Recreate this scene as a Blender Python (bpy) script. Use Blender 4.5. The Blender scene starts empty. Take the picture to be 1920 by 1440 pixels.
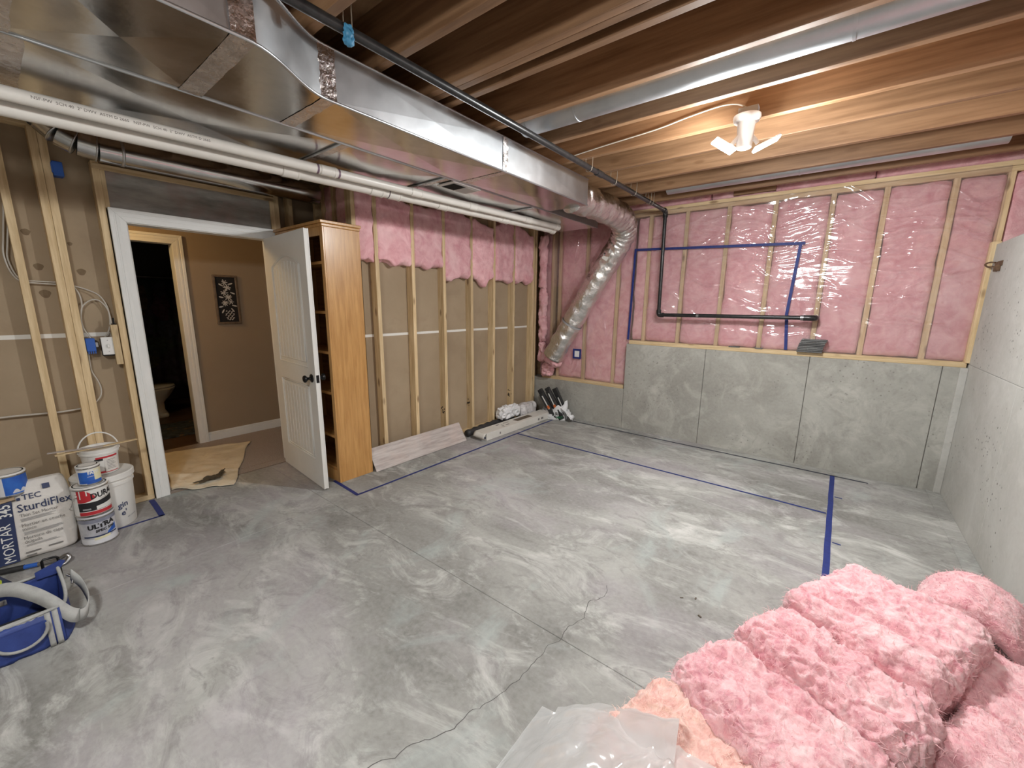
import bpy, bmesh, math, random
import numpy as np
from mathutils import Vector, Matrix
from mathutils.geometry import tessellate_polygon

random.seed(7)
S = bpy.context.scene
C = S.collection
PI = math.pi

# ------------------------------------------------------------------ camera
cam_d = bpy.data.cameras.new('camera')
cam = bpy.data.objects.new('camera', cam_d)
C.objects.link(cam)
RT = Vector((0.78425307, 0.62033619, 0.01140748))
DN = Vector((0.12847277, -0.14437775, -0.98114719))
FW = Vector((-0.60699413, 0.77093325, -0.192925))
cam.matrix_world = Matrix(((RT.x, -DN.x, -FW.x, 0), (RT.y, -DN.y, -FW.y, 0), (RT.z, -DN.z, -FW.z, 1.52), (0, 0, 0, 1)))
cam_d.sensor_width = 36.0
cam_d.lens = 763.557 / 1920 * 36
cam_d.clip_start = 0.02
S.camera = cam

# ------------------------------------------------------------------ world, exposure
w = bpy.data.worlds.new('world')
S.world = w
w.use_nodes = True
w.node_tree.nodes['Background'].inputs[0].default_value = (0.5, 0.5, 0.5, 1)
w.node_tree.nodes['Background'].inputs[1].default_value = 0.02
S.view_settings.view_transform = 'Standard'
S.view_settings.look = 'None'
S.view_settings.gamma = 1.0
S.view_settings.use_curve_mapping = False
S.view_settings.exposure = 1.1
LAMP_W = 11.0       # each head of the basement lamps
HALL_W = 11.0

# ------------------------------------------------------------------ helpers
WL = {}             # world position of each object's origin


def link(o, parent, W):
    C.objects.link(o)
    W = np.array(W, float)
    WL[o.name] = W
    if parent is not None:
        o.parent = parent
        o.location = W - WL[parent.name]
    else:
        o.location = W
    return o


def tag(o, label=None, cat=None, group=None, kind=None):
    if label: o['label'] = label
    if cat: o['category'] = cat
    if group: o['group'] = group
    if kind: o['kind'] = kind
    return o


def thing(name, label, cat, loc, group=None, kind=None):
    o = bpy.data.objects.new(name, None)
    o.empty_display_size = 0.05
    link(o, None, loc)
    return tag(o, label, cat, group, kind)


def mk(name, V, F, mat, parent=None, smooth=False, label=None, cat=None, group=None, kind=None):
    V = np.asarray(V, float).reshape(-1, 3)
    lo, hi = V.min(0), V.max(0)
    W = np.array([(lo[0] + hi[0]) / 2, (lo[1] + hi[1]) / 2, lo[2]])
    me = bpy.data.meshes.new(name)
    me.from_pydata((V - W).tolist(), [], [list(map(int, f)) for f in F])
    if smooth:
        me.polygons.foreach_set('use_smooth', [True] * len(me.polygons))
    me.update()
    ms = mat if isinstance(mat, (list, tuple)) else [mat]
    for m in ms:
        me.materials.append(m)
    o = bpy.data.objects.new(name, me)
    link(o, parent, W)
    return tag(o, label, cat, group, kind)


BOXF = [(0, 3, 2, 1), (4, 5, 6, 7), (0, 1, 5, 4), (1, 2, 6, 5), (2, 3, 7, 6), (3, 0, 4, 7)]


def boxv(x0, x1, y0, y1, z0, z1):
    return np.array([(x0, y0, z0), (x1, y0, z0), (x1, y1, z0), (x0, y1, z0), (x0, y0, z1), (x1, y0, z1), (x1, y1, z1), (x0, y1, z1)], float)


def join(*parts):
    Vs, Fs, n = [], [], 0
    for V, F in parts:
        V = np.asarray(V, float).reshape(-1, 3)
        Vs.append(V)
        Fs += [[i + n for i in f] for f in F]
        n += len(V)
    return np.concatenate(Vs), Fs


def bevel(o, wd, seg=2):
    m = o.modifiers.new('bevel', 'BEVEL')
    m.width = wd
    m.segments = seg
    m.limit_method = 'ANGLE'
    return o


def box(name, x, y, z, mat, parent=None, bv=0, T=None, **k):
    V = boxv(min(x), max(x), min(y), max(y), min(z), max(z))
    if T is not None: V = T(V)
    o = mk(name, V, BOXF, mat, parent, **k)
    if bv: bevel(o, bv)
    return o


def smooth_path(pts, n=6):
    """Catmull-Rom through the points"""
    P = [np.array(p, float) for p in pts]
    P = [2 * P[0] - P[1]] + P + [2 * P[-1] - P[-2]]
    out = []
    for i in range(1, len(P) - 2):
        for t in np.linspace(0, 1, n, endpoint=False):
            a, b, c, d = P[i - 1], P[i], P[i + 1], P[i + 2]
            out.append(.5 * ((2 * b) + (c - a) * t + (2 * a - 5 * b + 4 * c - d) * t * t + (3 * b - a - 3 * c + d) * t ** 3))
    out.append(P[-2])
    return out


def tubegeo(pts, r, n=12, cap=True, flat=1.0):
    pts = [np.array(p, float) for p in pts]
    m = len(pts)
    rs = r if isinstance(r, (list, tuple, np.ndarray)) else [r] * m
    V, F = [], []
    up = None
    for i, p in enumerate(pts):
        t = pts[min(i + 1, m - 1)] - pts[max(i - 1, 0)]
        t /= np.linalg.norm(t) + 1e-12
        if up is None:
            a = np.array([0, 0, 1.]) if abs(t[2]) < .9 else np.array([1., 0, 0])
            up = a - t * (a @ t)
        else:
            up = up - t * (up @ t)
        up /= np.linalg.norm(up)
        sd = np.cross(t, up)
        for k in range(n):
            a = 2 * PI * k / n
            V.append(p + rs[i] * (math.cos(a) * up + flat * math.sin(a) * sd))
    for i in range(m - 1):
        for k in range(n):
            k2 = (k + 1) % n
            F.append((i * n + k, i * n + k2, (i + 1) * n + k2, (i + 1) * n + k))
    if cap:
        F.append(tuple(range(n - 1, -1, -1)))
        F.append(tuple((m - 1) * n + k for k in range(n)))
    return np.array(V), F


def tube(name, pts, r, mat, parent=None, n=12, cap=True, flat=1.0, **k):
    V, F = tubegeo(pts, r, n, cap, flat)
    o = mk(name, V, F, mat, parent, smooth=True, **k)
    if cap:
        autosmooth(o)
    return o


def autosmooth(o, ang=50):
    me = o.data
    bm = bmesh.new()
    bm.from_mesh(me)
    for e in bm.edges:
        if len(e.link_faces) == 2 and e.calc_face_angle(0) > math.radians(ang):
            e.smooth = False
    bm.to_mesh(me)
    bm.free()
    return o


def lathegeo(prof, c, n=32, axis=2):
    V, F = [], []
    m = len(prof)
    for r, z in prof:
        for k in range(n):
            a = 2 * PI * k / n
            p = [r * math.cos(a), r * math.sin(a), z]
            if axis == 0: p = [p[2], p[0], p[1]]
            if axis == 1: p = [p[1], p[2], p[0]]
            V.append(np.array(p) + c)
    for i in range(m - 1):
        for k in range(n):
            k2 = (k + 1) % n
            F.append((i * n + k, i * n + k2, (i + 1) * n + k2, (i + 1) * n + k))
    F.append(tuple(range(n - 1, -1, -1)))
    F.append(tuple((m - 1) * n + k for k in range(n)))
    return np.array(V), F


def lathe(name, prof, c, mat, parent=None, n=32, axis=2, **k):
    V, F = lathegeo(prof, np.array(c, float), n, axis)
    return autosmooth(mk(name, V, F, mat, parent, smooth=True, **k), 35)


def prismgeo(poly, a0, a1, fn):
    """2-D outline (u,v) extruded from a0 to a1; fn(u,v,a) -> xyz"""
    n = len(poly)
    V = [fn(u, v, a0) for u, v in poly] + [fn(u, v, a1) for u, v in poly]
    F = [tuple(range(n - 1, -1, -1)), tuple(range(n, 2 * n))]
    F += [(i, (i + 1) % n, n + (i + 1) % n, n + i) for i in range(n)]
    return np.array(V, float), F


def prism(name, poly, a0, a1, fn, mat, parent=None, **k):
    V, F = prismgeo(poly, a0, a1, fn)
    o = mk(name, V, F, mat, parent, **k)
    fixn(o)
    return o


def fixn(o):
    bm = bmesh.new()
    bm.from_mesh(o.data)
    bmesh.ops.recalc_face_normals(bm, faces=bm.faces)
    bm.to_mesh(o.data)
    bm.free()


def holedplate(name, outer, holes, a0, a1, fn, mat, parent=None, **k):
    loops = [outer] + holes
    tri = tessellate_polygon([[Vector((u, v, 0)) for u, v in l] for l in loops])
    pts = [p for l in loops for p in l]
    n = len(pts)
    V = [fn(u, v, a0) for u, v in pts] + [fn(u, v, a1) for u, v in pts]
    F = [tuple(t) for t in tri] + [tuple(i + n for i in reversed(t)) for t in tri]
    s = 0
    for l in loops:
        m = len(l)
        F += [(s + i, s + (i + 1) % m, n + s + (i + 1) % m, n + s + i) for i in range(m)]
        s += m
    o = mk(name, V, F, mat, parent, **k)
    fixn(o)
    return o


def sheetgeo(nu, nv, fn):
    V = [fn(i / nu, j / nv) for j in range(nv + 1) for i in range(nu + 1)]
    F = [(j * (nu + 1) + i, j * (nu + 1) + i + 1, (j + 1) * (nu + 1) + i + 1, (j + 1) * (nu + 1) + i) for j in range(nv) for i in range(nu)]
    return np.array(V, float), F


def sheet(name, nu, nv, fn, mat, parent=None, thick=0.0015, smooth=True, **k):
    V, F = sheetgeo(nu, nv, fn)
    o = mk(name, V, F, mat, parent, smooth=smooth, **k)
    if thick:
        m = o.modifiers.new('solid', 'SOLIDIFY')
        m.thickness = thick
        m.offset = 0
    return o


# value noise
def vn(P, seed=0):
    P = np.asarray(P, float)
    I = np.floor(P).astype(np.int64)
    f = P - I
    f = f * f * (3 - 2 * f)

    def h(ix, iy, iz):
        n = ix * 374761393 + iy * 668265263 + iz * 2147483647 + seed * 974711
        n = (n ^ (n >> 13)) * 1274126177
        n = n & 0xffffffff
        n = n ^ (n >> 16)
        return (n & 0xffff) / 32767.5 - 1
    r = 0
    for dx in (0, 1):
        for dy in (0, 1):
            for dz in (0, 1):
                wgt = (f[:, 0] if dx else 1 - f[:, 0]) * (f[:, 1] if dy else 1 - f[:, 1]) * (f[:, 2] if dz else 1 - f[:, 2])
                r = r + wgt * h(I[:, 0] + dx, I[:, 1] + dy, I[:, 2] + dz)
    return r


def fbm(P, octs=4, seed=0, gain=.5):
    P = np.asarray(P, float)
    s, a = 0, 1.0
    for o in range(octs):
        s = s + a * vn(P * 2 ** o + 17.3 * o, seed + o)
        a *= gain
    return s


def n1(x, y, z, seed=0, octs=2):
    return float(fbm(np.array([[x, y, z]]), octs, seed)[0])


def pillowgeo(dims, res, rr, amp, freq, seed, octs=4, T=None, sag=None, ridged=0):
    """rounded, lumpy slab centred on the origin with its base at z=0"""
    nx, ny, nz = res
    hx, hy, hz = dims[0] / 2, dims[1] / 2, dims[2] / 2
    idx, V, F = {}, [], []

    def vid(i, j, k):
        key = (i, j, k)
        if key not in idx:
            idx[key] = len(V)
            V.append((2 * i / nx - 1, 2 * j / ny - 1, 2 * k / nz - 1))
        return idx[key]
    for i in range(nx):
        for j in range(ny):
            F.append((vid(i, j, 0), vid(i, j + 1, 0), vid(i + 1, j + 1, 0), vid(i + 1, j, 0)))
            F.append((vid(i, j, nz), vid(i + 1, j, nz), vid(i + 1, j + 1, nz), vid(i, j + 1, nz)))
    for i in range(nx):
        for k in range(nz):
            F.append((vid(i, 0, k), vid(i + 1, 0, k), vid(i + 1, 0, k + 1), vid(i, 0, k + 1)))
            F.append((vid(i, ny, k), vid(i, ny, k + 1), vid(i + 1, ny, k + 1), vid(i + 1, ny, k)))
    for j in range(ny):
        for k in range(nz):
            F.append((vid(0, j, k), vid(0, j, k + 1), vid(0, j + 1, k + 1), vid(0, j + 1, k)))
            F.append((vid(nx, j, k), vid(nx, j + 1, k), vid(nx, j + 1, k + 1), vid(nx, j, k + 1)))
    P = np.array(V) * [hx, hy, hz]
    r = min(rr, hx * .98, hy * .98, hz * .98)
    inner = np.clip(P, [-(hx - r), -(hy - r), -(hz - r)], [hx - r, hy - r, hz - r])
    d = P - inner
    L = np.linalg.norm(d, axis=1, keepdims=True)
    nrm = d / np.maximum(L, 1e-9)
    P = inner + r * nrm
    nz_ = fbm((P + seed * 3.1) * freq, octs, seed)
    if ridged:
        nz_ = nz_ * (1 - ridged) + ridged * (1 - 2 * np.abs(fbm((P - seed * 1.7) * freq * 1.6, octs, seed + 50)))
    P = P + nrm * (amp * nz_)[:, None]
    P[:, 2] += hz
    if sag is not None: P = sag(P)
    if T is not None: P = T(P)
    return P, F


def pillow(name, dims, res, rr, amp, freq, seed, mat, parent=None, T=None, sag=None, octs=4, ridged=0, **k):
    V, F = pillowgeo(dims, res, rr, amp, freq, seed, octs, T, sag, ridged)
    return mk(name, V, F, mat, parent, smooth=True, **k)


def xform(loc, rz=0, rx=0, ry=0):
    M = Matrix.Translation(loc) @ Matrix.Rotation(rz, 4, 'Z') @ Matrix.Rotation(ry, 4, 'Y') @ Matrix.Rotation(rx, 4, 'X')
    A = np.array(M)[:3, :3]
    t = np.array(M)[:3, 3]
    return lambda V: np.asarray(V, float) @ A.T + t




def textgeo(s, size, bold=0.0, sx=1.0, align='LEFT'):
    cu = bpy.data.curves.new('t', 'FONT')
    cu.body = s
    cu.size = size
    cu.offset = bold
    cu.align_x = align
    cu.resolution_u = 2
    o = bpy.data.objects.new('t', cu)
    me = o.to_mesh()
    V = np.array([v.co[:] for v in me.vertices]) if len(me.vertices) else np.zeros((0, 3))
    F = [tuple(p.vertices) for p in me.polygons]
    o.to_mesh_clear()
    bpy.data.objects.remove(o)
    bpy.data.curves.remove(cu)
    V[:, 0] *= sx
    return V, F


def lettering(s, size, fn, mat, parent, bold=0.0, sx=1.0, align='LEFT', name='lettering'):
    V, F = textgeo(s, size, bold, sx, align)
    V = np.array([fn(v[0], v[1]) for v in V])
    return mk(name, V, F, mat, parent)


# ------------------------------------------------------------------ materials
MT = {}


def mat(name, col, col2=None, rough=.6, metal=0.0, ns=8.0, st=(1, 1, 1), lo=.35, hi=.65, detail=6, bump=0.0, bs=40.0, bst=(1, 1, 1),
        dist=0.002, knots=0.0, knotax=2, col3=None, n3=2.0, lo3=.45, hi3=.65, spec=.5, rvar=0.0, coat=0.0, sheen=0.0, distort=0.0, rnd=0.0, sss=0.0, vor=0.0, vors=60.0):
    m = bpy.data.materials.new(name)
    m.use_nodes = True
    nt = m.node_tree
    B = nt.nodes['Principled BSDF']
    L = nt.links.new

    def nd(t, **k):
        n = nt.nodes.new(t)
        for a, b in k.items(): setattr(n, a, b)
        return n
    tc = nd('ShaderNodeTexCoord')
    oi = nd('ShaderNodeObjectInfo')
    mu = nd('ShaderNodeMath', operation='MULTIPLY')
    L(oi.outputs['Random'], mu.inputs[0])
    mu.inputs[1].default_value = 61.7
    add = nd('ShaderNodeVectorMath', operation='ADD')
    L(tc.outputs['Object'], add.inputs[0])
    L(mu.outputs[0], add.inputs[1])

    def noise(scale, stretch, det, dis=0.0):
        mp = nd('ShaderNodeMapping')
        mp.inputs['Scale'].default_value = stretch
        L(add.outputs[0], mp.inputs[0])
        n = nd('ShaderNodeTexNoise')
        n.inputs['Scale'].default_value = scale
        n.inputs['Detail'].default_value = det
        n.inputs['Roughness'].default_value = .6
        n.inputs['Distortion'].default_value = dis
        L(mp.outputs[0], n.inputs['Vector'])
        return n

    def ramp(src, a, b, c1, c2):
        r = nd('ShaderNodeValToRGB')
        r.color_ramp.elements[0].position = a
        r.color_ramp.elements[1].position = b
        r.color_ramp.elements[0].color = (*c1, 1)
        r.color_ramp.elements[1].color = (*c2, 1)
        L(src, r.inputs[0])
        return r
    col = tuple(col)
    cur = None
    if col2 is not None:
        n = noise(ns, st, detail, distort)
        cur = ramp(n.outputs[0], lo, hi, col, tuple(col2)).outputs[0]
        if rvar:
            mr = nd('ShaderNodeMapRange')
            mr.inputs['To Min'].default_value = max(0.02, rough - rvar)
            mr.inputs['To Max'].default_value = rough + rvar
            mr.inputs['From Min'].default_value = .3
            mr.inputs['From Max'].default_value = .7
            L(n.outputs[0], mr.inputs[0])
            L(mr.outputs[0], B.inputs['Roughness'])

    def mix(fac, a, b, blend='MIX'):
        x = nd('ShaderNodeMix', data_type='RGBA', blend_type=blend)
        if isinstance(fac, float): x.inputs[0].default_value = fac
        else: L(fac, x.inputs[0])
        if isinstance(a, tuple): x.inputs[6].default_value = (*a, 1)
        else: L(a, x.inputs[6])
        if isinstance(b, tuple): x.inputs[7].default_value = (*b, 1)
        else: L(b, x.inputs[7])
        return x.outputs[2]
    if col3 is not None:
        n = noise(n3, (1, 1, 1), 5, .3)
        rr = ramp(n.outputs[0], lo3, hi3, (0, 0, 0), (1, 1, 1))
        cur = mix(rr.outputs[0], cur if cur is not None else col, tuple(col3))
    if vor:
        v = nd('ShaderNodeTexVoronoi')
        v.inputs['Scale'].default_value = vors
        L(add.outputs[0], v.inputs['Vector'])
        sv = nd('ShaderNodeSeparateColor')
        L(v.outputs['Color'], sv.inputs[0])
        rr = ramp(sv.outputs[0], 0, 1, (1 - vor,) * 3, (1 + vor,) * 3)
        cur = mix(1.0, cur if cur is not None else col, rr.outputs[0], 'MULTIPLY')
    if knots:
        mp = nd('ShaderNodeMapping')
        s = [9.0, 9.0, 9.0]
        s[knotax] = 3.2
        mp.inputs['Scale'].default_value = s
        L(add.outputs[0], mp.inputs[0])
        v = nd('ShaderNodeTexVoronoi')
        v.inputs['Scale'].default_value = 1.0
        L(mp.outputs[0], v.inputs['Vector'])
        rr = ramp(v.outputs['Distance'], .08, .17, (1, 1, 1), (0, 0, 0))
        mm = nd('ShaderNodeMath', operation='MULTIPLY')
        L(rr.outputs[0], mm.inputs[0])
        mm.inputs[1].default_value = knots
        cur = mix(mm.outputs[0], cur if cur is not None else col, (.16, .075, .03))
    if rnd:
        mr = nd('ShaderNodeMapRange')
        mr.inputs['To Min'].default_value = 1 - rnd
        mr.inputs['To Max'].default_value = 1 + rnd
        L(oi.outputs['Random'], mr.inputs[0])
        cur = mix(1.0, cur if cur is not None else col, mr.outputs[0], 'MULTIPLY')
    if cur is None: B.inputs['Base Color'].default_value = (*col, 1)
    else: L(cur, B.inputs['Base Color'])
    if not (rvar and col2 is not None): B.inputs['Roughness'].default_value = rough
    B.inputs['Metallic'].default_value = metal
    B.inputs['Specular IOR Level'].default_value = spec
    if coat:
        B.inputs['Coat Weight'].default_value = coat
        B.inputs['Coat Roughness'].default_value = .15
    if sss:
        B.inputs['Subsurface Weight'].default_value = sss
        B.inputs['Subsurface Radius'].default_value = (1.0, .6, .6)
        B.inputs['Subsurface Scale'].default_value = .018
    if sheen:
        B.inputs['Sheen Weight'].default_value = sheen
    if bump:
        n = noise(bs, bst, 6)
        b = nd('ShaderNodeBump')
        b.inputs['Strength'].default_value = bump
        b.inputs['Distance'].default_value = dist
        L(n.outputs[0], b.inputs['Height'])
        L(b.outputs[0], B.inputs['Normal'])
    MT[name] = m
    return m


def emis(name, col, s):
    m = bpy.data.materials.new(name)
    m.use_nodes = True
    B = m.node_tree.nodes['Principled BSDF']
    B.inputs['Base Color'].default_value = (*col, 1)
    B.inputs['Emission Color'].default_value = (*col, 1)
    B.inputs['Emission Strength'].default_value = s
    return m


def film(name, tint, gloss, rough, bumps=(), mist=0.0, mistcol=(.8, .8, .8), lim=1.0):
    """thin clear plastic: transparent + glossy by Fresnel, a little milky"""
    m = bpy.data.materials.new(name)
    m.use_nodes = True
    nt = m.node_tree
    nt.nodes.clear()
    L = nt.links.new
    nd = nt.nodes.new
    out = nd('ShaderNodeOutputMaterial')
    tr = nd('ShaderNodeBsdfTransparent')
    tr.inputs[0].default_value = (*tint, 1)
    gl = nd('ShaderNodeBsdfGlossy')
    gl.inputs['Roughness'].default_value = rough
    gl.inputs[0].default_value = (1, 1, 1, 1)
    df = nd('ShaderNodeBsdfDiffuse')
    df.inputs[0].default_value = (*mistcol, 1)
    tl = nd('ShaderNodeBsdfTranslucent')
    tl.inputs[0].default_value = (*mistcol, 1)
    md = nd('ShaderNodeMixShader')
    md.inputs[0].default_value = .5
    L(df.outputs[0], md.inputs[1])
    L(tl.outputs[0], md.inputs[2])
    lw = nd('ShaderNodeLayerWeight')
    lw.inputs['Blend'].default_value = .25
    mr = nd('ShaderNodeMapRange')
    mr.inputs['To Min'].default_value = gloss
    mr.inputs['To Max'].default_value = lim
    L(lw.outputs['Facing'], mr.inputs[0])
    m1 = nd('ShaderNodeMixShader')
    m1.inputs[0].default_value = mist
    L(tr.outputs[0], m1.inputs[1])
    L(md.outputs[0], m1.inputs[2])
    m2 = nd('ShaderNodeMixShader')
    L(mr.outputs[0], m2.inputs[0])
    L(m1.outputs[0], m2.inputs[1])
    L(gl.outputs[0], m2.inputs[2])
    L(m2.outputs[0], out.inputs[0])
    tc = nd('ShaderNodeTexCoord')
    prev = None
    for sc, st, strength, dis in bumps:
        mp = nd('ShaderNodeMapping')
        mp.inputs['Scale'].default_value = st
        L(tc.outputs['Object'], mp.inputs[0])
        n = nd('ShaderNodeTexNoise')
        n.inputs['Scale'].default_value = sc
        n.inputs['Detail'].default_value = 3
        n.inputs['Distortion'].default_value = .8
        L(mp.outputs[0], n.inputs['Vector'])
        b = nd('ShaderNodeBump')
        b.inputs['Strength'].default_value = strength
        b.inputs['Distance'].default_value = dis
        L(n.outputs[0], b.inputs['Height'])
        if prev is not None: L(prev.outputs[0], b.inputs['Normal'])
        prev = b
    if prev is not None:
        L(prev.outputs[0], gl.inputs['Normal'])
        L(prev.outputs[0], lw.inputs['Normal'])
    MT[name] = m
    return m


stud_m = mat('pine stud', (.54, .385, .205), (.72, .56, .34), .7, ns=5, st=(9, 9, .7), knots=.75, bump=.15, bs=30, bst=(4, 4, .4), rnd=.12)
studx_m = mat('pine plate along x', (.54, .385, .205), (.72, .56, .34), .7, ns=5, st=(.7, 9, 9), knots=.7, knotax=0, rnd=.1)
study_m = mat('pine plate along y', (.54, .385, .205), (.72, .56, .34), .7, ns=5, st=(9, .7, 9), knots=.7, knotax=1, rnd=.1)
joist_m = mat('fir joist', (.18, .092, .042), (.31, .175, .09), .55, ns=3.2, st=(.55, 6, 9), knots=.6, knotax=0, bump=.1, bs=20, bst=(.5, 5, 8), rnd=.14)
osb_m = mat('subfloor board', (.30, .17, .085), (.44, .28, .15), .8, ns=9, st=(1, 3, 3), bump=.2, bs=30)
kraft_m = mat('gypsum back paper', (.32, .24, .155), (.37, .285, .19), .85, ns=1.6, bump=.05, bs=120, col3=(.29, .215, .14), n3=3, lo3=.55, hi3=.75)
joint_m = mat('joint compound', (.75, .73, .68), rough=.8)
pink_m = mat('pink fibreglass', (.66, .25, .30), (.94, .60, .62), .95, ns=20, st=(1, .55, 1), lo=.28, hi=.66, bump=.8, bs=75, bst=(1, .5, 1), dist=.010, spec=.05, sheen=.3, col3=(.97, .74, .74), n3=11, lo3=.52, hi3=.78, rnd=.05, distort=1.6, sss=.35)
pinkw_m = mat('pink fibreglass wall', (.66, .30, .335), (.86, .53, .55), .95, ns=9, lo=.28, hi=.68, bump=.8, bs=45, dist=.008, spec=.1, sheen=.2, col3=(.90, .62, .62), n3=4, lo3=.5, hi3=.8, rnd=.08, distort=1.0)
peach_m = mat('peach fibreglass', (.74, .38, .34), (.95, .66, .58), .95, ns=20, st=(1, .55, 1), lo=.28, hi=.68, bump=.8, bs=75, bst=(1, .5, 1), dist=.010, spec=.05, sheen=.3, col3=(.66, .42, .30), n3=7, lo3=.60, hi3=.75, distort=1.6, sss=.35)
galv_m = mat('galvanised sheet', (.50, .50, .50), (.66, .66, .65), .20, 1.0, ns=3, rvar=.07, bump=.06, bs=2.2, dist=.03, vor=.03, vors=45)
galvd_m = mat('galvanised duct', (.52, .54, .56), (.62, .64, .66), .40, 1.0, ns=4, rvar=.05)
foil_m = mat('foil jacket', (.74, .735, .72), (.88, .875, .86), .18, 1.0, ns=10, rvar=.06, bump=.8, bs=20, dist=.02)
foiltape_m = mat('foil tape', (.62, .58, .57), (.80, .76, .75), .26, 1.0, ns=20, rvar=.1, bump=.8, bs=34, dist=.008)
pvc_m = mat('white plastic pipe', (.66, .63, .58), (.72, .69, .64), .35, ns=3)
print_m = mat('pipe print', (.10, .08, .07), rough=.5)
iron_m = mat('black iron pipe', (.014, .014, .015), (.03, .03, .03), .32, .2, ns=30)
wire_m = mat('hanger wire', (.35, .30, .24), rough=.4, metal=.8)
bluetape_m = mat('blue tape', (.009, .020, .135), (.013, .030, .18), .6, ns=30, rnd=.05)
navytape_m = mat('dark navy tape', (.012, .015, .035), (.02, .022, .05), .6, ns=30)
white_m = mat('white trim paint', (.74, .74, .72), (.80, .80, .78), .38, ns=4, bump=.02, bs=60)
doorw_m = mat('white door paint', (.70, .69, .655), (.74, .73, .70), .42, ns=4, bump=.04, bs=90, bst=(1, 1, .1))
oak_m = mat('honey oak veneer', (.42, .205, .058), (.57, .31, .105), .33, ns=4, st=(12, 12, .8), bump=.12, bs=40, bst=(6, 6, .4), coat=.35, distort=.5)
oakd_m = mat('oak shelf', (.34, .155, .04), (.48, .245, .08), .45, ns=4, st=(.8, 10, 10))
black_m = mat('black metal', (.012, .012, .013), rough=.3, metal=.5)
tan_m = mat('hall paint', (.30, .225, .15), (.315, .238, .16), .7, ns=2, bump=.06, bs=150)
carpet_m = mat('brown carpet', (.20, .145, .105), (.34, .26, .20), .98, ns=90, bump=1.0, bs=160, dist=.008, sheen=.3)
canvas_m = mat('canvas drop cloth', (.56, .50, .39), (.68, .62, .50), .9, ns=5, bump=.3, bs=9, dist=.02, col3=(.48, .40, .29), n3=6, lo3=.6, hi3=.75)
stain_m = mat('black paint stain', (.03, .027, .022), (.10, .085, .06), .7, ns=20)
card_m = mat('white carton', (.62, .60, .55), (.70, .68, .63), .55, ns=6)
greyprint_m = mat('grey print', (.20, .19, .18), rough=.6)
brownprint_m = mat('brown print', (.10, .075, .05), rough=.6)
blkprint_m = mat('black print', (.015, .015, .018), rough=.5)
plwhite_m = mat('white bucket plastic', (.74, .73, .70), (.78, .77, .74), .4, ns=5)
metalcan_m = mat('tin can', (.45, .44, .42), (.62, .60, .58), .28, 1.0, ns=12, rvar=.1)
paper_m = mat('white paper bag', (.66, .63, .59), (.76, .73, .69), .75, ns=6, bump=.5, bs=14, dist=.01)
kraftbag_m = mat('kraft paper', (.36, .26, .16), (.46, .35, .23), .8, ns=8)
navy_m = mat('navy print', (.018, .03, .085), (.03, .045, .12), .6, ns=10)
grey_m = mat('grey plastic', (.30, .30, .31), (.36, .36, .37), .5, ns=8)
red_m = mat('red print', (.50, .03, .04), rough=.45)
blue_m = mat('blue print', (.02, .09, .42), (.03, .14, .52), .4, ns=20)
lgrey_m = mat('pale print', (.55, .56, .60), (.70, .70, .72), .5, ns=6)
cream_m = mat('cream print', (.75, .72, .48), rough=.5)
bagblue_m = mat('blue nylon', (.018, .036, .17), (.03, .058, .24), .6, ns=9, bump=.4, bs=300, dist=.001)
webb_m = mat('grey webbing', (.29, .29, .28), (.40, .40, .385), .75, ns=12, bump=.6, bs=260, dist=.001)
hiviz_m = mat('yellow green plastic', (.50, .62, .03), rough=.45)
steel_m = mat('tool steel', (.30, .30, .31), (.42, .42, .42), .35, 1.0, ns=10)
rubber_m = mat('black rubber', (.02, .02, .022), (.035, .035, .035), .55, ns=15)
orange_m = mat('orange label', (.70, .17, .04), rough=.5)
plank_m = mat('grey laminate plank', (.35, .30, .28), (.56, .51, .48), .5, ns=4, st=(9, .9, 9), col3=(.50, .40, .36), n3=5, distort=.4, lo3=.5, hi3=.8)
tile_m = mat('slate sample', (.085, .085, .085), (.15, .15, .148), .55, ns=10, rnd=.35)
rust_m = mat('rusty steel', (.09, .05, .03), (.20, .12, .07), .8, .3, ns=30)
boxblue_m = mat('blue outlet box', (.02, .10, .42), rough=.45)
cable_m = mat('white cable', (.52, .48, .42), rough=.5)
ceramic_m = mat('white ceramic', (.75, .75, .73), rough=.12)
darkcurtain_m = mat('dark patterned curtain', (.02, .02, .03), (.06, .05, .09), .8, ns=7, col3=(.04, .07, .06), n3=4, distort=.8)
rug_m = mat('dark patterned rug', (.015, .018, .03), (.06, .08, .10), .95, ns=14, col3=(.16, .10, .06), n3=9, lo3=.56, hi3=.62, distort=.6)
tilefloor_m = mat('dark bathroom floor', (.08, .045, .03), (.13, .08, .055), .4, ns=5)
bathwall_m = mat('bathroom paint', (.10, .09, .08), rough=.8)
grout_m = mat('header board', (.19, .18, .165), (.36, .34, .31), .85, ns=6, st=(1, .6, 2.5), bump=.3, bs=30, col3=(.30, .22, .20), n3=4, lo3=.5, hi3=.8)
ventw_m = mat('white vent enamel', (.62, .60, .58), rough=.35)
dark_m = mat('dark void', (.02, .018, .016), rough=.9)
frame_m = mat('bronze frame', (.11, .075, .05), (.18, .13, .09), .45, ns=30)
picblack_m = mat('black velvet', (.008, .007, .008), rough=.8)
silver_m = mat('silver line art', (.42, .40, .39), (.62, .60, .58), .4, ns=30)
toggle_m = mat('white switch plastic', (.78, .78, .76), rough=.35)
lampw_m = mat('white lamp plastic', (.80, .78, .76), rough=.4)
sky_blue_m = mat('pale blue plastic', (.05, .22, .38), rough=.5)
film_m = film('vapour barrier film', (.94, .92, .925), .075, .11, bumps=((1.6, (1, 1, .7), .55, .06), (3.0, (.4, 1, 2.0), .4, .03)), mist=.18, mistcol=(.80, .74, .74), lim=.6)
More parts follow.
